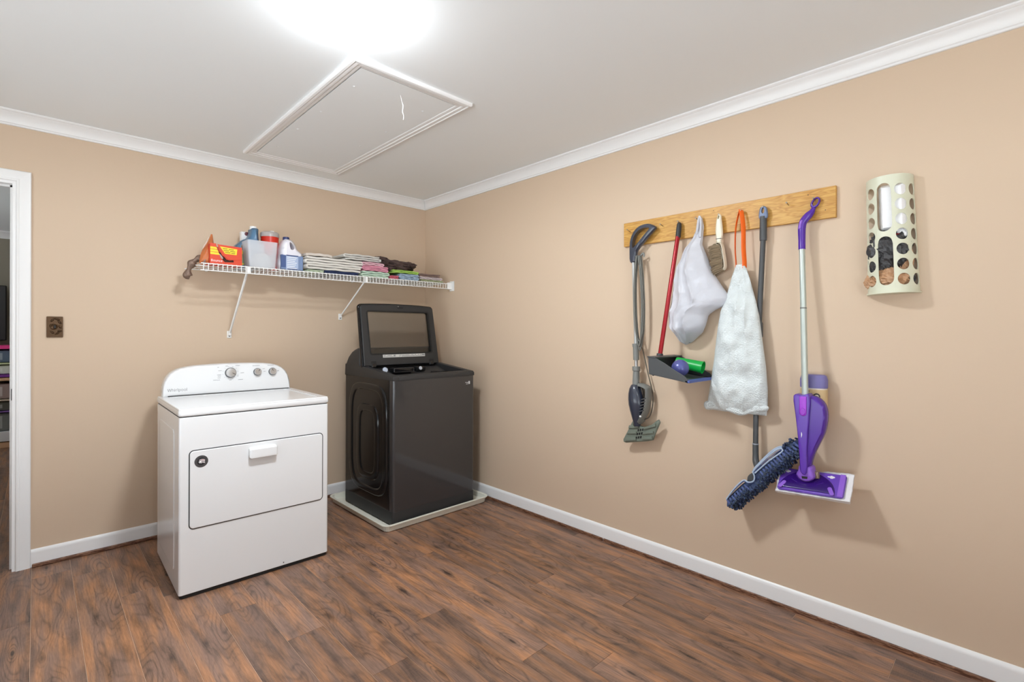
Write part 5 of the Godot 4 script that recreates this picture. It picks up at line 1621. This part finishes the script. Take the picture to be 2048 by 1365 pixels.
func spray_mop() -> void:
	var o := thing("spray_mop", "purple spray mop with a silver pole, rightmost tool on the peg board", "spray mop", Vector3(-0.1, 0.56, 3.11))
	part("pole", Sh.new().tube(V3([-0.060, 1.67, 3.059, -0.080, 1.397, 3.071]), 0.0125, 18), mat(c8(196, 206, 200), 0.35, 0.5), o)
	part("pole", Sh.new().tube(V3([-0.080, 1.395, 3.071, -0.120, 0.995, 3.090]), 0.0130, 18), mat(c8(196, 206, 200), 0.35, 0.5), o)
	part("pole_joint", Sh.new().tube(V3([-0.0798, 1.399, 3.071, -0.0802, 1.393, 3.071]), 0.0134, 18), M.grey_plastic, o)
	part("handle", Sh.new().tube(curve(V3([-0.060, 1.66, 3.059, -0.057, 1.70, 3.058, -0.055, 1.755, 3.057, -0.052, 1.785, 3.062, -0.047, 1.808, 3.078, -0.042, 1.825, 3.092, -0.038, 1.843, 3.100]), 3), [0.0145, 0.0145, 0.0145, 0.0145, 0.015, 0.0155, 0.016, 0.016, 0.016, 0.016, 0.0165, 0.0165, 0.0165, 0.016, 0.0145, 0.0125, 0.0105, 0.009, 0.008], 16), M.purple, o)
	var R := Transform3D(Basis(Vector3(1, 0, 0), -0.35), Vector3(0, 0, 0))
	part("hanging_ring", Sh.new().at(RW * Transform3D(Basis(Vector3(0, 0, 1), -0.5) * Basis(Vector3(0, 1, 0), 0.0), Vector3(3.105, 1.866, 0.026))).prism(Sh.oval(Vector2.ZERO, 0.0165, 0.0255, 28), 0.0, 0.014, 0.003, Sh.oval(Vector2(0, 0.002), 0.0105, 0.0175, 24)), M.purple, o)
	part("handle_button", Sh.new().at(RW).prism(curve2([3.047, 1.752, 3.050, 1.775, 3.056, 1.790, 3.064, 1.788, 3.060, 1.772, 3.058, 1.755], 3), 0.062, 0.0725, 0.003), M.purple_light, o)
	# tank body tapering to the swivel
	var bodyp := curve2([3.055, 1.012, 3.085, 1.016, 3.118, 1.016, 3.144, 1.009, 3.166, 0.985, 3.175, 0.953, 3.175, 0.913, 3.166, 0.862, 3.145, 0.808, 3.127, 0.762, 3.117, 0.722, 3.113, 0.686, 3.083, 0.686, 3.079, 0.745, 3.071, 0.847, 3.063, 0.929], 3)
	part("body", Sh.new().at(RW).prism(bodyp, 0.098, 0.150, 0.010), M.purple, o)
	var ridge := curve2([3.0545, 1.013, 3.085, 1.017, 3.118, 1.016, 3.114, 0.90, 3.108, 0.80, 3.106, 0.687, 3.0825, 0.687, 3.0785, 0.745, 3.0705, 0.847, 3.0625, 0.929], 3)
	part("body_lit_facet", Sh.new().at(RW).prism(ridge, 0.100, 0.160, 0.004), mat(c8(96, 56, 172), 0.25), o)  # lighter purple puts the light on the left facet into the colour
	var btn := PackedVector2Array([Vector2(3.079, 1.012), Vector2(3.106, 1.014), Vector2(3.106, 0.945)])
	for k in 7:
		btn.append(Vector2(3.0925, 0.943) + 0.0135 * Vector2(cos(PI * k / 6.0), -sin(PI * k / 6.0)))
	btn.append(Vector2(3.079, 0.945))
	part("release_button", Sh.new().at(RW).prism(btn, 0.156, 0.1645, 0.002), M.magenta, o)
	part("thumb_dent", Sh.new().at(RW).prism(Sh.oval(Vector2(3.0925, 0.949), 0.0105, 0.016, 20), 0.162, 0.1660, 0.001), mat(c8(148, 44, 196), 0.3), o)
	part("logo_mark", Sh.new().at(RW).prism(curve2([3.086, 0.86, 3.089, 0.852, 3.088, 0.842, 3.086, 0.836, 3.0855, 0.848], 3), 0.159, 0.1608), M.white_plastic, o)
	# solution bottle held behind the body
	var Bt := Transform3D(Basis(Vector3(0.62, 0, 0), Vector3(0, 1, 0), Vector3(0, 0, 1)), Vector3(-0.047, 0.80, 3.104))
	var bt := part("bottle", Sh.new().at(Bt).lathe([Vector2(0, 0.085), Vector2(0.040, 0.085), Vector2(0.051, 0.10), Vector2(0.0525, 0.12), Vector2(0.0525, 0.236), Vector2(0.049, 0.248), Vector2(0, 0.248)], 36), mat(c8(222, 212, 200), 0.4), o)
	part("bottle_cap", Sh.new().at(Bt).lathe([Vector2(0, 0.244), Vector2(0.0535, 0.244), Vector2(0.0545, 0.25), Vector2(0.0545, 0.28), Vector2(0.049, 0.298), Vector2(0.042, 0.302), Vector2(0, 0.302)], 36, 0.8), M.lavender, bt)
	part("bottle_label", Sh.new().at(Bt).lathe([Vector2(0, 0.10), Vector2(0.0532, 0.10), Vector2(0.0532, 0.238), Vector2(0, 0.238)], 36), mat(c8(212, 184, 138), 0.6), bt)
	var pr := Sh.new()
	for q in [[0.35, 0.228, 0.20, 0.004], [0.35, 0.220, 0.18, 0.003], [0.33, 0.212, 0.22, 0.005], [0.35, 0.200, 0.18, 0.004]]:
		pr.add(label_patch(Bt, q[0] - q[2], q[0] + q[2], q[1], q[1] + q[3], 0.0536), PackedInt32Array([0, 1, 2, 1, 3, 2, 2, 3, 4, 3, 5, 4]), 0.6, false)
	part("label_printing", pr, M.dark_print, bt, "", "stuff")
	var mk := Sh.new()
	for r in [[0.0145, 0.010, M.dark_print], [0.008, 0.0, M.cream]]:
		var p := PackedVector3Array()
		var idx := PackedInt32Array()
		for k in 20:
			for e in [r[0], r[1] * 0.9]:
				p.append(Bt * label_point(-0.36 + e * cos(TAU * k / 20) / 0.0525, 0.208 + e * sin(TAU * k / 20), 0.0538))
		for k in 20:
			var a := k * 2
			var b := (k + 1) % 20 * 2
			idx.append_array([a, b, a + 1, b, b + 1, a + 1])
		part("label_seal", Sh.new().add(p, idx, 0.6, false), r[2], bt)
	# swivel and flat head
	part("swivel", Sh.new().at(RW).prism(curve2([3.076, 0.712, 3.120, 0.714, 3.128, 0.690, 3.132, 0.668, 3.118, 0.652, 3.096, 0.645, 3.074, 0.652, 3.062, 0.670, 3.070, 0.690], 3), 0.098, 0.150, 0.008), M.purple_light, o)
	part("swivel_slot", Sh.new().at(RW).prism(V2([3.085, 0.668, 3.108, 0.670, 3.106, 0.660, 3.087, 0.658]), 0.149, 0.1515), M.black, o)
	part("nozzle", Sh.new().at(RW).prism(V2([3.122, 0.690, 3.142, 0.692, 3.144, 0.664, 3.130, 0.660]), 0.105, 0.128, 0.004), mat(c8(150, 130, 110), 0.3, 0.3), o)
	var TL := Vector3(-0.080, 0.674, 2.985)
	var TR := Vector3(-0.080, 0.690, 3.235)
	var BL := Vector3(-0.170, 0.600, 2.991)
	var ex := (TR - TL).normalized()
	var ey := (TL - BL)
	ey = (ey - ex * ex.dot(ey)).normalized()
	var ez := ex.cross(ey)
	var Hd := Transform3D(Basis(ex, ey, ez), BL)
	var w := TL.distance_to(TR)
	var h := TL.distance_to(BL)
	var plate := part("head_plate", Sh.new().at(Hd).prism(Sh.rrect(0, 0, w, h, 0.012), -0.012, 0.0, 0.004), mat(c8(104, 68, 176), 0.3), o)
	var disc := PackedVector2Array()
	for k in 21:
		var a := PI * k / 20
		disc.append(Vector2(0.113 + 0.106 * cos(a), 0.010 + 0.096 * sin(a)))
	part("clear_shield", Sh.new().at(Hd).prism(disc, -0.001, 0.006, 0.003), M.purple_deep, plate)
	for k in 7:
		var a := PI * (0.2 + 0.1 * k)
		part("shield_rib", Sh.new().at(Hd).tube([Vector3(0.113 + 0.045 * cos(a), 0.012 + 0.05 * sin(a), 0.005), Vector3(0.113 + 0.075 * cos(a), 0.012 + 0.075 * sin(a), 0.005)], 0.0016, 6), mat(c8(70, 34, 138), 0.2), plate)
	for q in [[0.018, 0.018, 1.1], [0.208, 0.014, 2.0]]:
		part("corner_grip", Sh.new().at(Hd * Transform3D(Basis(Vector3(0, 0, 1), q[2] - PI / 2), Vector3(q[0], q[1], 0.004))).prism(Sh.rrect(-0.008, -0.016, 0.008, 0.026, 0.0075), 0, 0.004, 0.001), M.purple_light, plate)
	part("side_band", Sh.new().at(Hd).prism(V2([w - 0.022, 0.002, w - 0.003, 0.002, w - 0.003, h - 0.002, w - 0.022, h - 0.002]), -0.001, 0.0015), M.purple_light, plate)
	for q in [[0.026, 0.098], [0.196, 0.094]]:
		var fl := Sh.new().at(Hd * Transform3D(Basis(), Vector3(q[0], q[1], 0.0)))
		for e in [[-0.007, 0.001, 0.007, 0.003], [0.001, 0.005, 0.005, 0.003], [0.008, 0.001, 0.006, 0.004], [0.002, -0.004, 0.006, 0.0025], [-0.001, 0.001, 0.003, 0.003]]:
			fl.prism(Sh.oval(Vector2(e[0], e[1]), e[2], e[3], 12), -0.001, 0.0012)
		part("flower_mark", fl, M.white_plastic, plate)
	# wet cloth pad wrapped under the head
	var rings := []
	var f := FastNoiseLite.new()
	f.seed = 6
	f.frequency = 22.0
	for r in 4:
		var ring := PackedVector3Array()
		var zz: float = [-0.013, -0.006, -0.014, -0.024][r]
		var g: float = [-0.004, 0.0, 0.0, -0.004][r]
		var pts := []
		for k in 26:
			pts.append(Vector2(lerpf(-0.006, w + 0.024, k / 26.0), -0.010))
		for k in 12:
			pts.append(Vector2(w + 0.024, lerpf(-0.010, h + 0.012, k / 12.0)))
		for k in 26:
			pts.append(Vector2(lerpf(w + 0.024, -0.006, k / 26.0), h + lerpf(0.012, 0.002, k / 26.0)))
		for k in 12:
			pts.append(Vector2(-0.006, lerpf(h + 0.002, -0.010, k / 12.0)))
		for q in pts:
			var c: Vector2 = Vector2(w / 2, h / 2)
			var d: Vector2 = (q - c).normalized()
			var nz := f.get_noise_2d(q.x, q.y)
			ring.append(Vector3(q.x + d.x * (g + 0.004 * nz), q.y + d.y * (g + 0.006 * nz), zz + 0.004 * nz))
		rings.append(ring)
	part("cloth_pad", Sh.new().at(Hd).loft(rings, true, true, 0.4), bumpy(mat(c8(232, 230, 228), 0.8), M.cloth_tex, 10.0, 0.6), plate)


func label_point(a: float, y: float, r: float) -> Vector3:
	return Vector3(-r * cos(a), y, -r * sin(a))


func label_patch(tf: Transform3D, a0: float, a1: float, y0: float, y1: float, r: float) -> PackedVector3Array:
	var o := PackedVector3Array()
	for k in 3:
		for y in [y0, y1]:
			o.append(tf * label_point(lerpf(a0, a1, k / 2.0), y, r))
	return o


func bag_dispenser() -> void:
	var base := Transform3D(Basis(Vector3(1, 0, 0), -0.032), Vector3(0, 1.685, 3.372))
	# local: x = along the wall (+z), y up, z out from the wall
	var Q := base * Transform3D(Basis(Vector3(0, 0, 1), Vector3(0, 1, 0), Vector3(-1, 0, 0)), Vector3.ZERO)
	var o := thing("bag_dispenser", "pale green plastic bag dispenser with round holes on the right wall", "bag dispenser", Vector3(-0.05, 1.45, 3.37))
	var a := 0.0815
	var b := 0.094
	var y0 := -0.236
	var y1 := 0.232
	# columns (angle borders and centres in degrees) of the curved sheet
	var cols := [[-98.0, -66.0, -84.0, 1], [-66.0, -25.0, -45.0, 1], [-25.0, 15.0, -6.0, 0], [15.0, 53.0, 34.0, 1], [53.0, 98.0, 70.0, 1]]
	var pt := func(s: float, y: float, t: float) -> Vector3:
		var ph := deg_to_rad(s)
		var flare := 1.0 - 0.045 * y / 0.24
		return Vector3((a - t) * flare * sin(ph), y, maxf(0.0005, 0.004 + (b - t) * flare * cos(ph)))
	var p := PackedVector3Array()
	var idx := PackedInt32Array()
	var n := 40
	for c in cols:
		var cells := []
		var rows := [y0 + 0.020]
		if c[3] == 1:
			for k in 7:
				rows.append(-0.157 + 0.0595 * k)
			rows[7] = y1 - 0.030
			for k in 7:
				cells.append([rows[k], rows[k + 1], -0.1865 + 0.0595 * k, 0.0])
		else:
			cells = [[y0 + 0.020, -0.003, -0.1105, 0.0975], [-0.003, y1 - 0.030, 0.1045, 0.097]]
		# plain bands at the foot and the head
		for band in [[y0, y0 + 0.020], [y1 - 0.030, y1]]:
			for k in 6:
				var sa := lerpf(c[0], c[1], k / 6.0)
				var sb := lerpf(c[0], c[1], (k + 1) / 6.0)
				quad_solid(p, idx, [pt.call(sa, band[0], 0.0), pt.call(sb, band[0], 0.0), pt.call(sb, band[1], 0.0), pt.call(sa, band[1], 0.0)], [pt.call(sa, band[0], 0.0025), pt.call(sb, band[0], 0.0025), pt.call(sb, band[1], 0.0025), pt.call(sa, band[1], 0.0025)])
		for cell in cells:
			var base_i := p.size()
			for k in n:
				var th := TAU * k / n
				# hole point: circle or upright slot
				var rad := 0.0228 if c[3] == 1 else 0.0275
				var degs := rad / 0.088 * 180.0 / PI
				if c[3] == 1 and absf(c[2]) > 60.0:
					degs *= 0.86
				var hs: float = c[2] + degs * cos(th)
				var hy: float = cell[2] + rad * sin(th)
				if cell[3] > 0.0:
					hy = cell[2] + signf(sin(th)) * (cell[3] - rad) + rad * sin(th)
				# border point: the same direction carried to the cell's edge
				var bs := cos(th)
				var by := sin(th)
				var m := maxf(absf(bs), absf(by))
				bs /= m
				by /= m
				var es: float = lerpf(c[0], c[1], 0.5 + 0.5 * bs)
				var ey: float = lerpf(cell[0], cell[1], 0.5 + 0.5 * by)
				p.append(pt.call(hs, hy, 0.0))
				p.append(pt.call(es, ey, 0.0))
				p.append(pt.call(hs, hy, 0.0025))
				p.append(pt.call(es, ey, 0.0025))
			for k in n:
				var i := base_i + 4 * k
				var j := base_i + 4 * ((k + 1) % n)
				idx.append_array([i, i + 1, j, j, i + 1, j + 1])
				idx.append_array([i + 2, j + 2, i + 3, j + 2, j + 3, i + 3])
				idx.append_array([i, j, i + 2, j, j + 2, i + 2])
				idx.append_array([i + 1, i + 3, j + 1, j + 1, i + 3, j + 3])
	part("shell", Sh.new().at(Q).add(p, idx, 0.7), M.dispenser, o)
	var fl := Sh.new().at(Q)
	var foot := PackedVector3Array()
	for k in 25:
		var ph := lerpf(-98.0, 98.0, k / 24.0)
		foot.append(pt.call(ph, y0, 0.0))
	var r0 := PackedVector3Array()
	var r1 := PackedVector3Array()
	for q in foot:
		r0.append(Vector3(q.x * 1.05, y0 - 0.004, q.z * 1.05))
		r1.append(Vector3(q.x * 1.05, y0 + 0.002, q.z * 1.05))
	fl.loft([r0, r1])
	part("bottom_plate", fl, M.dispenser, o)
	# bags stuffed inside, each a thing of its own
	var C := func(x: float, y: float, z: float) -> Vector3: return Q * Vector3(x, y, z)
	var wrap := bumpy(mat(c8(242, 243, 246), 0.35), M.crinkle, 10.0, 0.35)
	var dark := bumpy(mat(c8(58, 58, 60), 0.35), M.crinkle, 14.0, 0.8)
	var tan_ := bumpy(mat(c8(190, 148, 112), 0.4), M.crinkle, 14.0, 0.8)
	var roll := Sh.new()
	roll.at(Q * Transform3D(Basis(), Vector3(0.012, 0, 0.046))).prism(Sh.rrect(-0.040, 0.012, 0.046, 0.197, 0.014), -0.026, 0.032, 0.012)
	solo("rolled_bag", roll, wrap, "white folded plastic bag upright in the top of the bag dispenser", "plastic bag", "bags stuffed in the dispenser")
	solo("crumpled_bag", crumple(C.call(-0.004, -0.062, 0.048), Vector3(0.040, 0.078, 0.060), 31, 0.3, 1.6, 30, 44), dark, "large dark grey crumpled bag showing in the dispenser's lower slot", "plastic bag", "bags stuffed in the dispenser")
	solo("crumpled_bag", crumple(C.call(0.004, -0.178, 0.050), Vector3(0.040, 0.040, 0.052), 32, 0.3, 1.7, 26, 40), tan_, "tan crumpled bag at the bottom of the dispenser's lower slot", "plastic bag", "bags stuffed in the dispenser")
	solo("crumpled_bag", crumple(C.call(-0.045, -0.09, 0.038), Vector3(0.025, 0.07, 0.026), 33, 0.3, 1.6), dark, "dark grey crumpled bag behind the dispenser's left column of holes", "plastic bag", "bags stuffed in the dispenser")
	solo("crumpled_bag", crumple(C.call(-0.052, -0.187, 0.036), Vector3(0.027, 0.033, 0.034), 34, 0.35, 1.7), tan_, "tan crumpled bag poking out of the lowest left holes", "plastic bag", "bags stuffed in the dispenser")
	solo("crumpled_bag", crumple(C.call(0.043, -0.105, 0.036), Vector3(0.024, 0.050, 0.026), 35, 0.3, 1.6), tan_, "tan crumpled bag behind the middle right holes of the dispenser", "plastic bag", "bags stuffed in the dispenser")
	solo("crumpled_bag", crumple(C.call(0.045, -0.18, 0.034), Vector3(0.024, 0.034, 0.028), 36, 0.3, 1.6), dark, "dark grey crumpled bag behind the lowest right holes of the dispenser", "plastic bag", "bags stuffed in the dispenser")
	solo("crumpled_bag", crumple(C.call(0.043, -0.042, 0.038), Vector3(0.025, 0.022, 0.027), 37, 0.3, 1.6), dark, "small dark grey crumpled bag under the white bag with red print", "plastic bag", "bags stuffed in the dispenser")
	var rw := thing("crumpled_bag", "white crumpled bag with red print in the middle of the dispenser", "plastic bag", C.call(0.03, -0.02, 0.05), "bags stuffed in the dispenser")
	part("film", crumple(C.call(0.036, 0.0, 0.046), Vector3(0.020, 0.026, 0.026), 38, 0.3, 1.6), wrap, rw)
	part("red_print", crumple(C.call(0.026, -0.008, 0.060), Vector3(0.011, 0.007, 0.016), 39, 0.3, 1.6), mat(c8(158, 24, 44), 0.4), rw)


func quad_solid(p: PackedVector3Array, idx: PackedInt32Array, f: Array, g: Array) -> void:
	var i := p.size()
	for q in f:
		p.append(q)
	for q in g:
		p.append(q)
	idx.append_array([i, i + 1, i + 2, i, i + 2, i + 3, i + 4, i + 6, i + 5, i + 4, i + 7, i + 6])
	for k in 4:
		var j := (k + 1) % 4
		idx.append_array([i + k, i + k + 4, i + j, i + j, i + k + 4, i + j + 4])
